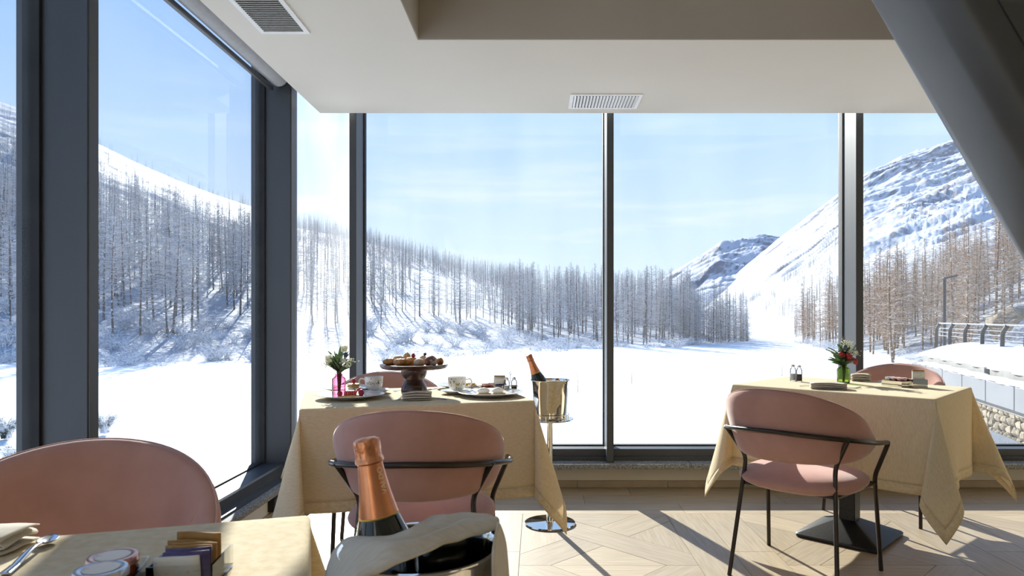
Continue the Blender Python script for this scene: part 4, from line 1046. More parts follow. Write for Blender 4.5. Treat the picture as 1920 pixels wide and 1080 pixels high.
def bottle(label, base, top, letters=False):
    """sparkling wine bottle standing tilted from base to top"""
    base, top = Vector(base), Vector(top); d = (top-base); Lb = d.length; s = Lb/0.315
    t = thing('wine_bottle', label, 'bottle', base, 0, 'sparkling wine bottles'); t.rotation_euler = d.to_track_quat('Z', 'Y').to_euler()
    R = [(0.0, 0.004), (0.040, 0.0), (0.0435, 0.006), (0.0438, 0.14), (0.0425, 0.155), (0.037, 0.178), (0.030, 0.198), (0.0275, 0.206)]
    glass = obj('glass_body', lathe([(r*s, z*s) for r, z in R], 36), mt_bottle, t, smooth=60)
    neck = [(0.0282, 0.2035), (0.0270, 0.212), (0.0225, 0.235), (0.0195, 0.258), (0.0178, 0.276), (0.0172, 0.281)]
    wob = lambda a, k: 1+0.012*math.sin(5*a+k*1.1)+0.01*math.sin(9*a-k)
    foil = obj('neck_foil', lathe([(r*s, z*s) for r, z in neck], 36), mt_foil, t, smooth=60)
    cap = [(0.0178, 0.279), (0.0205, 0.2815), (0.0200, 0.285), (0.0178, 0.289), (0.0180, 0.300), (0.0182, 0.308), (0.0176, 0.3125), (0.0135, 0.315), (0.0, 0.3165)]
    w2 = lambda a, k: 1+(0.035*math.sin(6*a+k*0.7)+0.03*math.sin(11*a+1.3*k) if 2 < k < 7 else 0.02*math.sin(7*a))
    obj('foil_cap', lathe([(r*s, z*s) for r, z in cap], 40, wob=w2), mt_foil_top, foil, smooth=35)
    obj('gold_band', lathe([(0.0281*s, 0.2030*s), (0.0287*s, 0.2035*s), (0.0284*s, 0.2062*s), (0.0278*s, 0.2064*s)], 36), mt_gold, foil, smooth=60)
    if letters:
        cu = bpy.data.curves.new('lettering', 'FONT'); cu.body = letters; cu.size = 0.0120*s; cu.align_x = 'LEFT'; cu.extrude = 0.0; cu.resolution_u = 3
        tmp = bpy.data.objects.new('lettering_tmp', cu); COL.objects.link(tmp); dg = bpy.context.evaluated_depsgraph_get(); ev = tmp.evaluated_get(dg); me0 = ev.to_mesh()
        V = [v.co.copy() for v in me0.vertices]; Fc = [tuple(p.vertices) for p in me0.polygons]; ev.to_mesh_clear(); bpy.data.objects.remove(tmp)
        def rad(z):
            zz = z/s
            return s*float(np.interp(zz, [q[1] for q in neck], [q[0] for q in neck]))
        inv = t.rotation_euler.to_matrix().transposed()
        vd = inv @ Vector((0.80, -0.60, 0)); a0 = math.atan2(vd.y, vd.x)
        out = []
        for v in V:
            z = 0.236*s+v.x*0.95; r_ = rad(z)*1.012+0.0003; a = a0+(-v.y+0.006*s)/r_
            a = a0-(v.y-0.004*s)/r_
            out.append(Vector((r_*math.cos(a), r_*math.sin(a), z)))
        obj('lettering', (out, Fc), mt_letter, foil, smooth=0)
    return t
# far stand beside the cake stand table
b2 = G(1031, 982, 0.0); rim2 = 0.768
st2, tz2 = bucket_stand((b2.x, b2.y), 'chrome pedestal stand on the floor right of the cake stand table', rim2)
ice_bucket((b2.x, b2.y), tz2, 'steel ice bucket on the tall stand by the window')
cap2 = P(991, 665, b2.y+0.0); bot2 = Vector((b2.x+0.01, b2.y, tz2+0.017))
dv = (cap2-bot2).normalized(); bottle('sparkling wine bottle leaning in the bucket by the window', cap2-dv*0.30, cap2)
# near stand in the foreground
Dn = 0.925; cN = P(787, 1023, Dn); rimN = cN.z
stN, tzN = bucket_stand((cN.x, cN.y), 'chrome pedestal stand under the near ice bucket', rimN)
ice_bucket((cN.x, cN.y), tzN, 'steel ice bucket with draped napkin in the foreground')
capN = P(686, 822, 0.935); dN = (P(686, 822, 0.935)-P(716, 1000, 0.935)).normalized()
bottle('big sparkling wine bottle with copper foil neck in the foreground', capN-dN*0.302, capN, 'VALDO')

# draped napkins
def sheet(rows, nu=8, sub=5, bulge=0.0, seed=0.0):
    a = smooth_path([r[0] for r in rows], sub); b_ = smooth_path([r[1] for r in rows], sub); n = len(a)
    def fn(u, v):
        i = min(n-1, int(round(v*(n-1)))); p = a[i].lerp(b_[i], u)
        w = math.sin(math.pi*u)
        k = mnoise.noise(Vector((u*3.0+seed, v*5, seed)))*0.012+mnoise.noise(Vector((u*7+seed, v*13, seed)))*0.004
        return p+Vector((0, 0, bulge*w+k))
    return gridf(fn, nu, n-1)
rows = [(P(600, 1190, .985), P(575, 1260, .83)), (P(606, 1100, .975), P(610, 1165, .81)), (P(622, 1042, .960), P(655, 1102, .80)), (P(655, 1008, .930), P(705, 1072, .80)), (P(705, 1005, .885), P(748, 1050, .805)), (P(757, 1001, .880), P(800, 1034, .825)),
        (P(790, 986, .915), P(845, 1020, .855)), (P(818, 966, .955), P(890, 1005, .88)), (P(878, 975, .965), P(915, 999, .895)), (P(922, 984, .955), P(936, 996, .905)), (P(945, 1012, .96), P(925, 1030, .865)), (P(954, 1100, .965), P(926, 1130, .865)), (P(960, 1200, .965), P(930, 1240, .87))]
nk_ = obj('draped_napkin', sheet(rows, 14, 8, 0.010, 3.0), mt_napkin, smooth=80); solidify(nk_, 0.004, 0); tag(nk_, 'crumpled linen napkin draped over the near ice bucket', 'napkin', 'linen napkins')
bx2, by2 = b2.x, b2.y
def nap2(u, v):
    # hangs over the front rim of the far bucket
    x = bx2+0.018+0.105*(u-0.45)*(1-0.35*v); r = 0.112
    if v < 0.2: y = by2-0.085-(0.027)*(v/0.2); z = rim2-0.02*(1-v/0.2)+0.006
    else: y = by2-r-0.002-0.006*math.sin(v*3); z = rim2+0.006-(v-0.2)/0.8*(0.145+0.03*math.sin(u*3.14*1.3))
    return Vector((x+0.008*math.sin(v*4+u*2), y-0.006*math.sin(u*9), z))
n2 = obj('draped_napkin', gridf(nap2, 12, 18), mt_hem, smooth=80); solidify(n2, 0.003, 0); tag(n2, 'linen napkin hanging over the front of the far ice bucket', 'napkin', 'linen napkins')
# ------------------------------------------------------------------ things on the tables
ZC = ZT+0.0012
def on(px, py, z=ZC): return G(px, py, z)
mt_rimdecor = M('porcelain_floral', (0.80, 0.79, 0.76), (0.42, 0.46, 0.40), scale=55, rough=0.18, coat=0.4, lo=0.55, hi=0.72)
mt_steel = M('cutlery_steel', (0.62, 0.62, 0.63), (0.56, 0.56, 0.57), scale=20, rough=0.16, metal=1.0)
PLATES = 'white floral plates'
def plate(label, px, py, dia):
    c = on(px, py); t = thing('plate', label, 'plate', c, 0, PLATES); r = dia/2
    obj('well', lathe([(r*0.45, 0.0), (r*0.55, 0.002), (r*0.66, 0.009), (r*0.62, 0.0105), (r*0.5, 0.006), (0, 0.0055)], 40), mt_white, t, smooth=50)
    obj('rim', lathe([(r*0.62, 0.0085), (r*0.98, 0.018), (r, 0.0195), (r*0.985, 0.021), (r*0.64, 0.0112), (r*0.62, 0.0105)], 40), mt_rimdecor, t, smooth=50)
    return c
def cup(label, px, py, ang, colors):
    c = on(px, py); t = thing('tea_cup', label, 'cup', c+Vector((0, 0, 0.011)), 0, 'floral tea cups')
    body = [(0.021, 0.0), (0.024, 0.002), (0.034, 0.010), (0.0395, 0.026), (0.0410, 0.045), (0.0415, 0.062), (0.0398, 0.062), (0.0385, 0.045), (0.036, 0.022), (0.026, 0.009), (0.0, 0.006)]
    obj('body', lathe(body, 32), mt_white, t, smooth=50)
    hp = smooth_path([(0.040, 0, 0.050), (0.058, 0, 0.053), (0.066, 0, 0.038), (0.056, 0, 0.022), (0.038, 0, 0.020)], 5)
    obj('handle', tf(tube(hp, 0.0033, 8), Matrix.Rotation(ang, 4, 'Z')), mt_white, t, smooth=60)
    def surf_r(z): return float(np.interp(z, [0.010, 0.026, 0.045, 0.062], [0.034, 0.0395, 0.0410, 0.0415]))
    r = random.Random(int(px)); 
    for k, (col, n, ss) in enumerate(colors):
        m = M('print_%d_%d_%d' % tuple(int(v*255) for v in col), col, tuple(v*0.8 for v in col), scale=80, rough=0.3); V, Fc = [], []
        for i in range(n):
            a = -math.pi/2+r.gauss(0, 0.5); z = min(0.056, max(0.014, r.gauss(0.036, 0.011))); s_ = ss*r.uniform(0.6, 1.3); rr = surf_r(z)+0.0004; i0 = len(V)
            for q in range(6):
                b_ = q*math.pi/3; V.append((rr*math.cos(a+s_*math.cos(b_)/rr), rr*math.sin(a+s_*math.cos(b_)/rr), z+s_*math.sin(b_)))
            Fc.append(tuple(range(i0, i0+6)))
        obj('flower_print', (V, Fc), m, t, smooth=0)
    return t
def saucer(label, px, py, dia=0.15):
    t = thing('saucer', label, 'saucer', on(px, py), 0, 'saucers'); r = dia/2
    obj('dish', lathe([(r*0.45, 0.0), (r*0.6, 0.003), (r*0.97, 0.0145), (r, 0.016), (r*0.98, 0.0172), (r*0.6, 0.0075), (r*0.4, 0.0062), (0, 0.006)], 36), mt_rimdecor, t, smooth=50)
# leaves, flowers
mt_leaf = M('dark_leaf', (0.035, 0.065, 0.025), (0.07, 0.12, 0.04), scale=25, rough=0.55, trans=0.25)
mt_stem = M('flower_stem', (0.05, 0.08, 0.03), (0.09, 0.06, 0.04), scale=30, rough=0.7)
mt_petal = M('white_petal', (0.86, 0.85, 0.74), (0.80, 0.82, 0.62), scale=20, rough=0.6, trans=0.35)
mt_berry = M('red_bloom', (0.36, 0.02, 0.03), (0.22, 0.01, 0.02), scale=30, rough=0.5)
mt_thistle = M('blue_thistle', (0.05, 0.07, 0.12), (0.09, 0.11, 0.17), scale=40, rough=0.7, bump=0.8, bscale=200)
def leaf_geo(l, w, curl):
    def fn(u, v):
        ww = w*math.sin(math.pi*min(1, v*0.96+0.02))**0.8*(u-0.5); return Vector((ww, l*v, curl*v*v*l+abs(u-0.5)*w*0.35))
    return gridf(fn, 2, 7)
def vase(name, label, px, py, rad, hh, tint, flowers, group='flower vases'):
    c = on(px, py); t = thing(name, label, 'vase', c, 0, group); gm = clear_glass('glass_'+name, tint)
    wob = lambda a, k: 1+0.035*math.cos(18*a)*(1 if 0 < k < 4 else 0.2)
    prof = [(rad*0.92, 0.0), (rad, 0.004), (rad, hh*0.55), (rad, hh*0.74), (rad*0.94, hh*0.80), (rad*0.55, hh*0.90), (rad*0.50, hh*0.96), (rad*0.60, hh)]
    obj('glass', lathe(prof[1:], 72, wob=wob), gm, t, smooth=50); obj('base', lathe([(0.0, 0.0), (rad*0.92, 0.0), (rad, 0.005), (0, 0.006)], 36), gm, t, smooth=50)
    r = random.Random(int(px))
    st = tube([(0.0, 0, 0.008), (0.002, 0, hh*0.6), (0, 0.002, hh*1.1)], [rad*0.18, rad*0.30, rad*0.36], 9); obj('stems', st, mt_stem, t, smooth=60)
    return t, c, r
def bouquet(t, hh, H_, W_, r, nleaf, heads, wisps):
    neck = Vector((0, 0, hh*0.95))
    for i in range(nleaf):
        a = r.uniform(0, 6.283); el = r.uniform(0.25, 1.35); l = r.uniform(0.75, 1.35)*(H_ if el > 0.8 else W_*1.25); base = neck+Vector((0, 0, r.uniform(0, 0.35)*H_))
        g = leaf_geo(l*0.95, l*0.23, r.uniform(-0.4, 0.2)); Mx = Matrix.Translation(base) @ Matrix.Rotation(a, 4, 'Z') @ Matrix.Rotation(el, 4, 'X') @ Matrix.Rotation(r.uniform(-1, 1), 4, 'Y'); o = obj('leaf', tf(g, Mx), mt_leaf, t, smooth=60)
    for (kind, x, z, s) in heads:
        p = Vector((x, -r.uniform(0.35, 0.75)*W_, hh+z)); 
        obj('flower_stem', tube([neck, neck.lerp(p, 0.5)+Vector((0, 0, 0.006)), p], 0.0012, 5), mt_stem, t)
        if kind == 'rose':
            g = []
            for ring, (rr, n, tz) in enumerate(((1.0, 5, 0.45), (0.72, 4, 0.25), (0.4, 3, 0.1))):
                for k in range(n):
                    a = 2*math.pi*k/n+ring*0.6
                    g.append(tf(gridf(lambda u, v: Vector(((u-0.5)*1.5*rr*s*(1-0.25*v), -rr*s*(0.15+0.75*math.sin(v*1.4))*(1-0.35*abs(u-0.5)), v*s*1.6)), 4, 5), Matrix.Translation(p+Vector((0, 0, -s*0.6))) @ Matrix.Rotation(a, 4, 'Z')))
            obj('rose_head', join(*g), mt_petal, t, smooth=70)
        elif kind == 'berry': obj('red_head', tf(blob(s, s, s*0.9, 10, 7, 0.25, 4, x*90), Matrix.Translation(p)), mt_berry, t, smooth=50)
        elif kind == 'thistle': obj('thistle_head', tf(blob(s, s, s*1.35, 12, 8, 0.3, 6, 2), Matrix.Translation(p)), mt_thistle, t, smooth=50)
        else:
            g = []
            for k in range(wisps):
                d = Vector((r.gauss(0, 1), r.gauss(0, 1), r.gauss(0, 0.8)))*s*0.6; g.append(tf(blob(s*0.13, s*0.13, s*0.13, 6, 4), Matrix.Translation(p+d)))
            for k in range(10):
                d = Vector((r.gauss(0, 1), r.gauss(0, 1), r.gauss(0, 0.8)))*s*0.6; g.append(tube([p-Vector((0, 0, s*1.1)), p+d], 0.0004, 3))
            o = obj('small_blossoms', join(*g), mt_petal, t, smooth=60); o['kind'] = 'stuff'
# food materials
mt_crust = M('golden_crust', (0.50, 0.235, 0.065), (0.28, 0.10, 0.025), scale=45, rough=0.5, bump=0.25, bscale=90, coat=0.15)
mt_pale = M('pale_pastry', (0.62, 0.40, 0.17), (0.46, 0.25, 0.08), scale=40, rough=0.6, bump=0.2, bscale=90)
mt_choc = M('dark_sugared_bun', (0.17, 0.07, 0.045), (0.55, 0.48, 0.44), scale=35, rough=0.7, lo=0.48, hi=0.62, bump=0.2, bscale=80)
mt_sugar = M('icing_sugar_bun', (0.62, 0.50, 0.38), (0.42, 0.25, 0.12), scale=30, rough=0.7, bump=0.15, bscale=90)
mt_rasp = M('raspberry', (0.40, 0.02, 0.045), (0.26, 0.01, 0.03), scale=90, rough=0.4, bump=0.8, bscale=330)
mt_dark = M('dark_berry', (0.03, 0.015, 0.03), (0.06, 0.03, 0.05), scale=60, rough=0.4)
mt_straw = M('strawberry', (0.55, 0.045, 0.045), (0.66, 0.16, 0.12), scale=120, rough=0.35)
mt_tart = M('tart_pastry', (0.72, 0.50, 0.20), (0.62, 0.38, 0.13), scale=60, rough=0.6, bump=0.2, bscale=150)
mt_cream = M('whipped_cream', (0.84, 0.80, 0.72), (0.80, 0.74, 0.64), scale=30, rough=0.5)
mt_walnut = M('walnut_wood', (0.085, 0.035, 0.022), (0.045, 0.018, 0.012), scale=7, stretch=(3, 3, 1), rough=0.28, coat=0.35, bump=0.05, bscale=40)
mt_mint = M('mint_leaf', (0.10, 0.28, 0.06), (0.16, 0.36, 0.08), scale=60, rough=0.5)

# --- cake stand table --------------------------------------------------
cs = on(776.5, 740.5)
k_ = thing('cake_stand', 'dark turned wooden cake stand with pastries on the left table', 'cake stand', cs)
obj('foot', lathe([(0.050, 0.0), (0.0555, 0.006), (0.0575, 0.018), (0.0560, 0.032), (0.050, 0.048), (0.0425, 0.060), (0.0405, 0.066)], 40), mt_walnut, k_, smooth=60)
obj('bowl', lathe([(0.0405, 0.066), (0.044, 0.071), (0.0515, 0.083), (0.0565, 0.098), (0.0575, 0.110), (0.0570, 0.117)], 40), mt_walnut, k_, smooth=60)
PT = 0.134
obj('plate', lathe([(0.0570, 0.117), (0.128, 0.116), (0.140, 0.119), (0.1490, 0.128), (0.1500, 0.137), (0.1460, 0.1375), (0.139, PT), (0.0, PT)], 56), mt_walnut, k_, smooth=50)
zp = cs.z+PT
def pastry(name, label, px, py, dD, geo, mat, cat='pastry', lift=0.0, rz=0.0):
    D = cs.y+dD; p = P(px, py, D); t = tag(obj(name, geo, mat, None, (p.x, p.y, zp+lift), (0, 0, rz), smooth=60), label, cat, 'pastries on the cake stand'); return t
def croissant(l, r_):
    V = []; n = 26; m = 12; Fc = []
    for i in range(n+1):
        f = i/n; a = (f-0.5)*2.1; rr = r_*(math.sin(math.pi*(0.06+0.88*f))**0.75)*(1+0.13*abs(math.sin(f*math.pi*5.5)))
        cx = l*0.5*math.sin(a)/math.sin(1.05); cyy = l*0.34*(1-math.cos(a))
        for k in range(m):
            q = 2*math.pi*k/m; V.append((cx+rr*math.cos(q)*math.sin(a)*0.5, cyy+rr*math.cos(q)*math.cos(a), max(0.0, r_*0.82+rr*0.95*math.sin(q))))
    for i in range(n):
        for k in range(m): Fc.append((i*m+k, i*m+(k+1) % m, (i+1)*m+(k+1) % m, (i+1)*m+k))
    Fc.append(tuple(range(m-1, -1, -1))); Fc.append(tuple(n*m+k for k in range(m))); return V, Fc
def bun(rx, ry, hz, seed, amp=0.08): return mv(blob(rx, ry, hz*0.62, 20, 12, amp, 2.2, seed, -hz*0.38), z=hz*0.38)
pastry('croissant', 'curved croissant at the left end of the cake stand', 733, 684, 0.0, croissant(0.066, 0.0155), mt_crust, 'croissant', 0, 0.6)
pastry('croissant', 'plump sugar-dusted croissant in front on the cake stand', 753, 684, -0.07, croissant(0.082, 0.017), mt_crust, 'croissant', 0, -0.1)
pastry('bread_bun', 'flat golden bun behind the croissants on the cake stand', 747, 680, 0.055, bun(0.028, 0.022, 0.038, 1), mt_pale)
pastry('bread_bun', 'tall golden bun at the back centre of the cake stand', 763, 680, 0.075, bun(0.019, 0.019, 0.05, 2), mt_pale)
tl = pastry('tartlet', 'small tartlet topped with a raspberry on the cake stand', 771.5, 684, 0.0, lathe([(0.013, 0), (0.019, 0.018), (0.023, 0.027), (0.020, 0.031), (0.0, 0.033)], 20), mt_pale, 'tart')
obj('raspberry_topping', mv(blob(0.0088, 0.0088, 0.0105, 14, 10, 0.12, 9, 3), 0.008, 0, 0.040), mt_rasp, tl)
pastry('bread_bun', 'round pale-dusted bun at the front centre of the cake stand', 786, 684, -0.062, bun(0.0245, 0.023, 0.032, 4, 0.05), mt_sugar)
bb_ = pastry('bread_bun', 'pale bun topped with a dark berry on the cake stand', 793.5, 682, 0.065, bun(0.019, 0.018, 0.038, 5, 0.05), mt_sugar)
obj('berry_topping', mv(blob(0.0075, 0.0075, 0.0075, 12, 8, 0.1, 9, 3), 0.008, 0, 0.043), mt_dark, bb_)
pastry('bread_bun', 'big dark sugar-crusted bun on the right of the cake stand', 808, 684, -0.025, bun(0.0285, 0.027, 0.042, 6, 0.1), mt_choc)
pastry('bread_bun', 'small round golden bun at the right end of the cake stand', 825, 684, 0.015, bun(0.0165, 0.016, 0.031, 7, 0.05), mt_crust)

# pink vase
t, c, r = vase('pink_vase', 'pink ribbed glass vase with white roses on the left table', 635.5, 743, 0.0285, 0.098, (0.86, 0.42, 0.56), None)
bouquet(t, 0.098, 0.085, 0.062, r, 27, [('rose', -0.030, 0.066, 0.020), ('rose', 0.032, 0.108, 0.0175), ('thistle', 0.036, 0.083, 0.010), ('gyp', 0.045, 0.055, 0.026), ('gyp', -0.050, 0.045, 0.016), ('gyp', 0.026, 0.062, 0.018)], 46)
# plates and food
pc = plate('wide floral plate with the fruit tart at the left', 657, 747, 0.285)
fk = thing('fruit_tart', 'oblong tart with sliced strawberries and raspberries', 'tart', pc+Vector((0.005, -0.015, 0.006)), 0.28)
obj('pastry_base', mv(bun(0.055, 0.020, 0.012, 3, 0.04), 0, 0, 0), mt_tart, fk)
for i in range(6): obj('strawberry_slice', mv(blob(0.0055, 0.014, 0.014, 12, 8), -0.022+i*0.0085, -0.002, 0.017, ry=0.25, rz=0.15), mt_straw, fk)
for (x, y, z, s) in ((-0.044, -0.004, 0.018, 0.011), (0.042, -0.008, 0.020, 0.0125), (0.046, 0.004, 0.017, 0.010)): obj('blackberry', mv(blob(s, s, s*1.1, 14, 10, 0.14, 9, x*70), x, y, z), mt_rasp, fk)
for (x, y, z) in ((0.030, 0.008, 0.030), (0.038, 0.010, 0.034), (0.024, 0.012, 0.026)): obj('redcurrant', mv(blob(0.006, 0.006, 0.006, 10, 7), x, y, z), mt_straw, fk)
obj('mint_sprig', mv(leaf_geo(0.014, 0.010, 0.2), 0.016, 0.012, 0.024, rx=0.7), mt_mint, fk)
pl2 = plate('floral plate holding the pancake stack behind the pink vase', 652, 734, 0.24)
pk = thing('pancake_stack', 'stack of small pancakes topped with a raspberry', 'pancakes', Vector((on(663, 736).x, on(663, 736).y, ZC+0.0062)))
for i in range(4): obj('pancake', mv(lathe([(0.024, 0.0), (0.029, 0.002), (0.030, 0.005), (0.027, 0.008), (0, 0.0085)], 28), 0.002*math.sin(i*2.1), 0, i*0.0088), (mt_tart, mt_cream, mt_tart, mt_pale)[i], pk)
obj('raspberry_topping', mv(blob(0.0095, 0.0095, 0.012, 14, 10, 0.12, 9, 1), 0.001, 0, 0.046), mt_rasp, pk)
FC1 = [((0.75, 0.58, 0.05), 9, 0.0035), ((0.10, 0.22, 0.55), 3, 0.0042), ((0.20, 0.30, 0.12), 16, 0.0022), ((0.06, 0.10, 0.16), 6, 0.0022), ((0.62, 0.14, 0.10), 3, 0.0018)]
FC2 = [((0.30, 0.42, 0.14), 18, 0.0028), ((0.62, 0.68, 0.30), 9, 0.0030), ((0.07, 0.12, 0.25), 4, 0.0032), ((0.05, 0.06, 0.05), 7, 0.0022), ((0.80, 0.30, 0.10), 2, 0.0042)]
saucer('floral saucer under the cup left of the cake stand', 701, 737)
cup('floral tea cup left of the cake stand', 701, 736, math.radians(185), FC1)
saucer('floral saucer under the cup right of the cake stand', 857, 738)
cup('floral tea cup right of the cake stand', 857, 737, math.radians(5), FC2)
p3_ = plate('floral plate holding a yellow tart behind the right cup', 866, 728, 0.25)
yt = thing('lemon_tart', 'flat yellow tart on the back plate', 'tart', Vector((on(872, 727).x, on(872, 727).y, ZC+0.006)), 0.2)
obj('pastry_base', bun(0.060, 0.030, 0.014, 8, 0.05), mt_tart, yt); obj('topping', mv(bun(0.052, 0.024, 0.010, 9, 0.08), 0, 0, 0.010), M('lemon_curd', (0.72, 0.46, 0.05), (0.60, 0.34, 0.03), scale=40, rough=0.4), yt)
p4_ = plate('floral plate with two cream eclairs at the front right', 920, 742.5, 0.285)
for i, (dx, lab) in enumerate(((-0.030, 'cream-topped eclair nearer the cup on the front plate'), (0.032, 'cream-topped eclair nearer the ice bucket on the front plate'))):
    e = thing('cream_eclair', lab, 'pastry', p4_+Vector((dx, -0.012+0.012*i, 0.0058)), 0.3+0.1*i, 'cream eclairs')
    obj('biscuit', mv(box(-0.031, 0.031, -0.016, 0.016, 0.0, 0.009, 0.004, 2)), mt_tart, e); obj('cream', mv(blob(0.027, 0.014, 0.014, 22, 12, 0.12, 3, i*4.0), 0, 0, 0.018), mt_cream, e)
def fold_napkin(label, p, rz, w, d, hh, layers=3, name='folded_napkin'):
    """cloth folded over and over: one long sheet seen end-on, drawn out to width w"""
    pts = []; lh = hh/layers
    for k in range(layers*2):
        z = lh*0.5*(k+0.5); y0, y1 = (-d/2, d/2) if k % 2 == 0 else (d/2, -d/2)
        ins = 0.004*(k % 3)
        y0 += ins if y0 < 0 else -ins
        for j in range(5): pts.append((y0+(y1-y0)*j/4, z+0.0012*math.sin(j*1.7+k)))
    sp = smooth_path([(0, y, z) for y, z in pts], 3)
    def fn(u, v):
        i = min(len(sp)-1, int(round(v*(len(sp)-1)))); q = sp[i]; x = (u-0.5)*w
        n = mnoise.noise(Vector((u*3, v*4, w*50)))*0.0015
        k = 0.60+0.45*math.sin(math.pi*(0.18+0.58*u))+0.10*mnoise.noise(Vector((u*2, q.y*30, 1.0)))
        return Vector((x*(1+0.03*math.sin(v*9)), q.y*(1+0.06*math.sin(u*3+v*6))+n, max(0.0015, q.z*k+n+0.0015)))
    o = obj(name, gridf(fn, 8, len(sp)-1), mt_napkin, None, p, (0, 0, rz), smooth=60); solidify(o, 0.0022, 0); return tag(o, label, 'napkin', 'folded napkins')
fold_napkin('folded cream napkin in front of the cake stand', on(782, 750), YL-0.12, 0.118, 0.062, 0.036)
def fork(label, p, rz, s=1.0, group='forks'):
    t = thing('fork', label, 'fork', p, rz, group)
    path = smooth_path([(0, -0.085, 0.004), (0, -0.03, 0.006), (0, 0.02, 0.004), (0, 0.045, 0.003)], 4); n = len(path)
    def hn(u, v):
        i = min(n-1, int(round(v*(n-1)))); q = path[i]; wd = 0.008-0.010*v+0.006*v*v if v < 0.75 else 0.004+0.028*(v-0.75); return Vector(((u-0.5)*wd*1.6, q.y, q.z))
    h_ = obj('handle', gridf(hn, 3, 18), mt_steel, t); solidify(h_, 0.0022, 0)
    for i in range(4):
        x = (i-1.5)*0.0055; obj('tine', tube(smooth_path([(x*0.8, 0.043, 0.003), (x, 0.058, 0.002), (x, 0.085, 0.006), (x, 0.093, 0.008)], 3), 0.0013, 6), mt_steel, t)
    t.scale = (s, s, s); return t
def knife(label, p, rz, s=1.0, group='knives'):
    t = thing('knife', label, 'knife', p, rz, group)
    obj('handle', box(-0.0065, 0.0065, -0.10, 0.0, 0.0, 0.007, 0.003, 2), mt_steel, t)
    obj('blade', prism([(-0.006, 0.0), (0.0075, 0.0), (0.009, 0.06), (0.004, 0.098), (-0.005, 0.108)], 0.002, 0.0035), mt_steel, t, smooth=0); t.scale = (s, s, s); return t
def spoon(label, p, rz, s=1.0, group='spoons'):
    t = thing('teaspoon', label, 'spoon', p, rz, group)
    def bw(u, v):
        a = 2*math.pi*u; r_ = v; return Vector((0.0145*r_*math.cos(a)*(1-0.12*math.sin(a)), 0.023*r_*math.sin(a)+0.062, 0.003+0.0065*r_*r_))
    b_ = obj('bowl', gridf(bw, 24, 6, True), mt_steel, t, smooth=60); solidify(b_, 0.0014, 0)
    path = smooth_path([(0, -0.085, 0.003), (0, -0.05, 0.0045), (0, 0.0, 0.012), (0, 0.030, 0.011), (0, 0.041, 0.0095)], 5); n = len(path)
    def hn(u, v):
        i = min(n-1, int(round(v*(n-1)))); q = path[i]; wd = 0.012*(1-v)**1.3+0.0045; return Vector(((u-0.5)*wd, q.y, q.z+0.0012*math.cos((u-0.5)*3)))
    h_ = obj('handle', gridf(hn, 4, 22), mt_steel, t, smooth=60); solidify(h_, 0.002, 0); t.scale = (s, s, s); return t
fork('steel fork left of the napkin on the cake stand table', on(750, 747.5), 0.05, 0.6)
knife('steel knife right of the napkin on the cake stand table', on(822, 747), 0.75, 0.6)
fork('steel fork glinting behind the cake stand at the left', on(748, 732), 2.9, 0.6)
knife('steel knife glinting behind the cake stand at the right', on(808, 730.5), -0.4, 0.6)
spoon('teaspoon on the saucer right of the cake stand', on(878, 736)+Vector((0, 0, 0.017)), -1.2, 0.55)
# condiments
mt_jam = M('jam_red', (0.42, 0.10, 0.05), (0.30, 0.05, 0.03), scale=30, rough=0.15, coat=0.5)
mt_honey = M('jam_apricot', (0.80, 0.58, 0.22), (0.70, 0.46, 0.14), scale=30, rough=0.15, coat=0.5)
mt_lid_r = M('rose_metal_lid', (0.62, 0.36, 0.30), (0.56, 0.30, 0.25), scale=20, rough=0.25, metal=0.6)
mt_lid_w = M('silver_blue_lid', (0.55, 0.60, 0.66), (0.50, 0.54, 0.60), scale=20, rough=0.25, metal=0.6)
mt_lid_print = M('lid_label', (0.76, 0.72, 0.66), (0.30, 0.24, 0.22), scale=45, rough=0.5, lo=0.58, hi=0.66)
mt_acryl = clear_glass('clear_acrylic', (0.93, 0.94, 0.94))
mt_kraft = M('kraft_sachet', (0.50, 0.29, 0.10), (0.40, 0.22, 0.07), scale=60, rough=0.75, bump=0.25, bscale=80, trans=0.15)
mt_paper = M('white_sachet', (0.76, 0.74, 0.68), (0.50, 0.49, 0.47), scale=50, stretch=(1, 1, 3), rough=0.7, lo=0.6, hi=0.7)
mt_indigo = M('dark_violet_sachet', (0.055, 0.04, 0.12), (0.10, 0.08, 0.20), scale=50, rough=0.5)
mt_pinkp = M('pink_sachet_stripe', (0.72, 0.28, 0.34), (0.64, 0.22, 0.28), scale=50, rough=0.6)
mt_mirror = M('brushed_tray', (0.46, 0.44, 0.44), (0.40, 0.38, 0.38), scale=30, rough=0.22, metal=0.8)
def jar(label, p, r_, hh, lid, jam, group='jam jars'):
    t = thing('jam_jar', label, 'jar', p, 0, group)
    obj('jam', lathe([(r_*0.86, 0.0), (r_*0.93, 0.003), (r_*0.95, hh*0.55), (r_*0.85, hh*0.66), (0, hh*0.66)], 28), jam, t, smooth=50)
    obj('glass', lathe([(r_*0.97, 0.001), (r_, 0.004), (r_, hh*0.55), (r_*0.92, hh*0.70), (r_*0.92, hh*0.74)], 28), mt_acryl, t, smooth=50)
    l = obj('lid', lathe([(r_*0.99, hh*0.72), (r_*1.03, hh*0.73), (r_*1.03, hh*0.92), (r_*0.97, hh*0.985), (r_*0.80, hh), (r_*0.76, hh*0.985), (0, hh*0.985)], 32), lid, t, smooth=35)
    obj('lid_print', lathe([(0.0, hh*0.99), (r_*0.70, hh*0.99), (r_*0.70, hh*0.995), (0.0, hh*0.996)], 28), mt_lid_print, l, smooth=0)
    return t
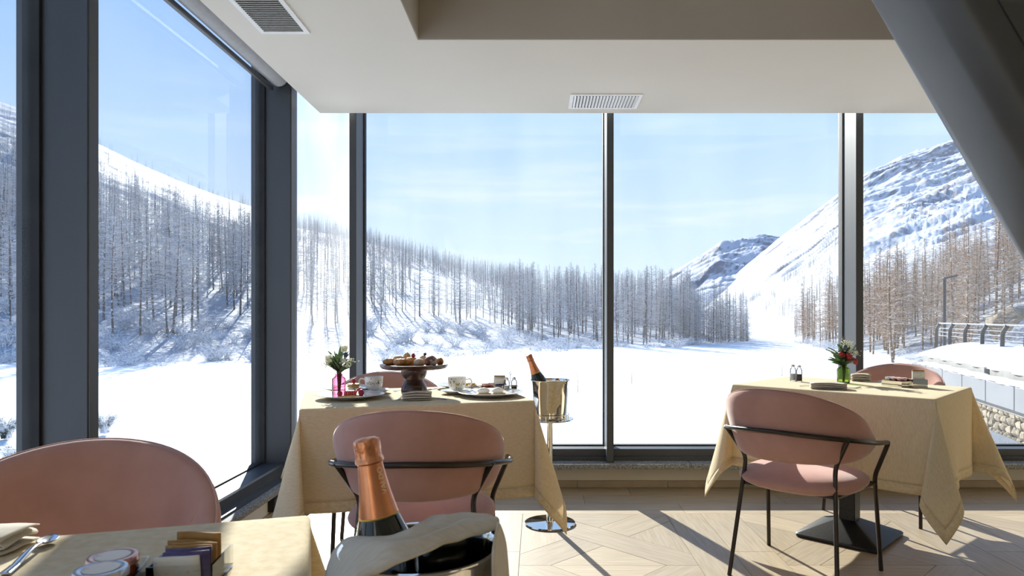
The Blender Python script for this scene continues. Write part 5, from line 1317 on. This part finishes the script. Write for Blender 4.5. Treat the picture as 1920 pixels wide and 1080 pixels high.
def tray(label, p, rz, w, d, hh, mat, name='condiment_tray'):
    t = thing(name, label, 'tray', p, rz, 'small table trays'); th = 0.003
    obj('floor_plate', box(-w/2, w/2, -d/2, d/2, 0.0, th), mat, t, smooth=0)
    for (a, b_, c_, e) in ((-w/2, w/2, -d/2, -d/2+th), (-w/2, w/2, d/2-th, d/2), (-w/2, -w/2+th, -d/2+th, d/2-th), (w/2-th, w/2, -d/2+th, d/2-th)): obj('side_plate', box(a, b_, c_, e, th, hh), mat, t, smooth=0)
    return t
def sachets(p, rz, w, h0, specs, where):
    """upright sachets in a holder; specs: (offset, height, tilt, sideways, material, description)"""
    for i, (dy, hh, tilt, dx, mat, lab) in enumerate(specs):
        g = gridf(lambda u, v: Vector(((u-0.5)*w, 0.0012*math.sin(v*5+i)+0.0015*math.sin(u*6.0+i), v*hh)), 6, 6)
        Mx = Matrix.Rotation(tilt*0.6, 4, 'Y') @ Matrix.Rotation(tilt, 4, 'X')
        u_ = Vector((math.cos(rz), math.sin(rz), 0)); v_ = Vector((-math.sin(rz), math.cos(rz), 0))
        o = obj('sugar_sachet', tf(g, Mx), mat, None, p+u_*dx+v_*dy+Vector((0, 0, h0)), (0, 0, rz), smooth=60); solidify(o, 0.0028, 0); tag(o, lab, 'sachet', 'sugar sachets '+where)
# left table condiments at the right back
pt = on(915, 731); tray('little clear jam tray beside the ice bucket table edge', pt, YL, 0.062, 0.062, 0.02, mt_acryl)
for i, (dx, dy, lid, jm, lab) in enumerate(((-0.012, -0.014, mt_lid_r, mt_jam, 'small red jam jar in front in the clear tray on the left table'), (0.012, 0.014, mt_lid_r, mt_jam, 'small red jam jar behind in the clear tray on the left table'))):
    jar(lab, pt+Vector((dx, dy, 0.003)), 0.0165, 0.030, lid, jm)
ps = on(938, 733); tray('dark based sugar sachet holder left of the cruets', ps, YL-0.1, 0.066, 0.045, 0.026, mt_mirror, 'sachet_holder')
sachets(ps, YL-0.1, 0.052, 0.004, [(-0.013, 0.030, -0.05, 0.002, mt_indigo, 'dark lower sachet at the front of the left table holder'), (-0.008, 0.058, -0.02, 0.0, mt_paper, 'white sachet in the left table holder'), (0.002, 0.062, 0.03, -0.002, mt_paper, 'second white sachet in the left table holder'), (0.010, 0.068, 0.05, -0.004, mt_kraft, 'brown sachet at the back of the left table holder')], 'on the left table')
mt_clear = clear_glass('cruet_glass', (0.88, 0.90, 0.90)); mt_pepper = M('pepper_dark', (0.05, 0.035, 0.03), (0.09, 0.07, 0.06), scale=90, rough=0.8); mt_salt = M('salt_white', (0.78, 0.78, 0.76), (0.70, 0.70, 0.69), scale=90, rough=0.8)
def shaker(label, p, fill, r_=0.0135, hh=0.075):
    t = thing('shaker', label, 'shaker', p, 0, 'glass salt and pepper shakers')
    obj('glass', lathe([(r_, 0.0), (r_, hh*0.68), (r_*0.8, hh*0.78), (r_*0.55, hh*0.82), (r_*0.55, hh*0.86)], 20), mt_clear, t, smooth=50)
    obj('contents', lathe([(r_*0.82, 0.004), (r_*0.82, hh*0.45), (0, hh*0.46)], 16), fill, t, smooth=50)
    obj('cap', lathe([(r_*0.6, hh*0.84), (r_*0.66, hh*0.86), (r_*0.66, hh*0.94), (r_*0.4, hh), (0, hh*1.005)], 20), mt_chrome, t, smooth=50)
    return t
pc_ = on(957, 736)
cr = thing('cruet_stand', 'small wire cruet stand with a ring handle on the left table', 'cruet stand', pc_, YL, None)
obj('base_plate', box(-0.034, 0.034, -0.019, 0.019, 0.0, 0.004, 0.0015, 1), mt_chrome, cr)
obj('handle', tube(smooth_path([(0, 0, 0.003), (0, 0, 0.078), (0.006, 0, 0.086), (0, 0, 0.094), (-0.006, 0, 0.086), (0, 0, 0.079)], 4), 0.0016, 6), mt_chrome, cr)
obj('wire_frame', tube([(-0.033, -0.018, 0.030), (0.033, -0.018, 0.030), (0.033, 0.018, 0.030), (-0.033, 0.018, 0.030), (-0.033, -0.018, 0.030)], 0.0012, 6), mt_chrome, cr)
for sx in (-1, 1):
    for sy in (-1, 1): obj('wire_post', tube([(sx*0.033, sy*0.018, 0.002), (sx*0.033, sy*0.018, 0.030)], 0.0012, 6), mt_chrome, cr)
ul = Vector((math.cos(YL), math.sin(YL), 0))
shaker('salt shaker in the cruet stand on the left table', pc_-ul*0.0175+Vector((0, 0, 0.004)), mt_salt, 0.0135, 0.066); shaker('pepper shaker in the cruet stand on the left table', pc_+ul*0.0175+Vector((0, 0, 0.004)), mt_pepper, 0.0135, 0.066)

# --- right table -------------------------------------------------------
shaker('left glass salt shaker at the far end of the right table', on(1487, 714), mt_salt, 0.0155, 0.088); shaker('right glass pepper shaker at the far end of the right table', on(1498.5, 715.5), mt_pepper, 0.0150, 0.088)
t, c, r = vase('green_vase', 'green ribbed glass vase with red and white flowers on the right table', 1581.5, 718, 0.031, 0.095, (0.55, 0.72, 0.30), None)
bouquet(t, 0.095, 0.090, 0.066, r, 54, [('berry', -0.034, 0.060, 0.0117), ('berry', -0.018, 0.052, 0.0143), ('berry', 0.012, 0.045, 0.0156), ('berry', 0.020, 0.034, 0.0156), ('berry', 0.040, 0.026, 0.0130), ('berry', 0.046, 0.014, 0.0117), ('berry', 0.004, 0.056, 0.0117), ('thistle', -0.012, 0.093, 0.011),
        ('gyp', -0.004, 0.115, 0.022), ('gyp', 0.020, 0.078, 0.020), ('gyp', 0.045, 0.066, 0.016), ('gyp', 0.02, 0.112, 0.014)], 40)
fold_napkin('folded cream napkin at the near edge of the right table', on(1553, 729), -0.35, 0.160, 0.080, 0.032)
fold_napkin('folded cream napkin beside the green vase on the right table', on(1614, 714), -0.5, 0.095, 0.070, 0.040)
fork('steel fork left of the near napkin on the right table', on(1517, 724), YR-0.5, 0.7); knife('steel knife right of the near napkin on the right table', on(1585, 729), YR-0.75, 0.75); fork('second steel fork beside the near napkin on the right table', on(1592, 728), YR-0.6, 0.7)
fork('steel fork by the chair side of the right table', on(1638, 716), YR-0.4, 0.7)
ur = Vector((math.cos(YR), math.sin(YR), 0)); vr = Vector((-math.sin(YR), math.cos(YR), 0))
pj = on(1680, 724); tray('low steel jam tray on the right table', pj, YR+1.15, 0.062, 0.115, 0.028, mt_chrome)
dj = Vector((-math.sin(YR+1.15), math.cos(YR+1.15), 0)); ej = Vector((math.cos(YR+1.15), math.sin(YR+1.15), 0))
for i, (a, b_, jm, lab) in enumerate(((-0.034, -0.012, mt_jam, 'nearest left red jam jar in the steel tray'), (-0.034, 0.016, mt_jam, 'nearest right red jam jar in the steel tray'), (0.0, -0.012, mt_jam, 'middle left red jam jar in the steel tray'), (0.0, 0.016, mt_jam, 'middle right red jam jar in the steel tray'), (0.034, -0.012, mt_honey, 'far left apricot jam jar in the steel tray'), (0.034, 0.016, mt_honey, 'far right apricot jam jar in the steel tray'))):
    jar(lab, pj+dj*a+ej*b_+Vector((0, 0, 0.014)), 0.0145, 0.030, mt_lid_r if i < 4 else mt_lid_w, jm)
obj('raised_floor', mv(box(-0.027, 0.027, -0.054, 0.054, 0.003, 0.014)), mt_mirror, [o for o in bpy.data.objects if o.get('label') == 'low steel jam tray on the right table'][0], smooth=0)
pg = on(1720, 726); tray('steel sugar sachet holder on the right table', pg, YR+0.75, 0.072, 0.055, 0.040, mt_chrome, 'sachet_holder')
sachets(pg, YR+0.75, 0.060, 0.004, [(-0.016, 0.070, -0.05, 0.0, mt_paper, 'white sachet at the front of the right table holder'), (-0.006, 0.074, 0.0, 0.002, mt_paper, 'white sachet in the middle of the right table holder'), (0.006, 0.076, 0.05, 0.004, mt_kraft, 'brown sachet behind the white ones in the right table holder'), (0.014, 0.080, 0.06, 0.007, mt_kraft, 'brown sachet at the back of the right table holder')], 'on the right table')

# --- near table --------------------------------------------------------
sp_ = spoon('steel teaspoon on the near table', on(58, 1044), 0.0, 0.92); dsp = on(92, 1024)-on(22, 1076); sp_.rotation_euler = (0, 0, math.atan2(-dsp.x, dsp.y))
fold_napkin('cream napkin at the left edge of the near table', on(-45, 1030), YF_+1.3, 0.075, 0.13, 0.030, 2)
j1 = G(211, 1042, ZC+0.042); j2 = G(189, 1066, ZC+0.042); j1.z = j2.z = ZC+0.004
tray('clear acrylic tray holding the near jam jars', Vector(((j1.x+j2.x)/2, (j1.y+j2.y)/2, ZC)), math.atan2((j1-j2).y, (j1-j2).x)-math.pi/2, 0.066, 0.135, 0.024, mt_acryl)
jar('jam jar with rose metal lid on the near table', j1, 0.0290, 0.039, mt_lid_r, mt_jam); jar('jam jar with silver blue lid on the near table', j2, 0.0290, 0.039, mt_lid_w, mt_honey)
bk = G(372, 999, ZC+0.052); yh = YF_-0.18; vh = Vector((-math.sin(yh), math.cos(yh), 0)); psn = Vector((bk.x, bk.y, ZC))-vh*0.024
tray('clear acrylic sachet holder on the near table', psn, yh, 0.080, 0.082, 0.030, mt_acryl, 'sachet_holder')
sachets(psn, yh, 0.056, 0.004, [(-0.034, 0.036, -0.06, -0.005, mt_paper, 'pale white sachet at the front of the near holder'), (-0.0285, 0.040, -0.04, 0.004, mt_indigo, 'dark violet sachet at the front of the near holder'), (-0.021, 0.042, -0.03, 0.004, mt_indigo, 'second dark violet sachet in the near holder'),
        (-0.012, 0.043, 0.03, 0.0, mt_kraft, 'brown sachet in the front middle of the near holder'), (-0.003, 0.044, 0.05, 0.004, mt_kraft, 'brown sachet in the middle of the near holder'), (0.006, 0.045, 0.07, -0.004, mt_kraft, 'brown sachet leaning back in the near holder'), (0.020, 0.052, 0.09, 0.002, mt_kraft, 'tallest brown sachet at the back of the near holder')], 'on the near table')
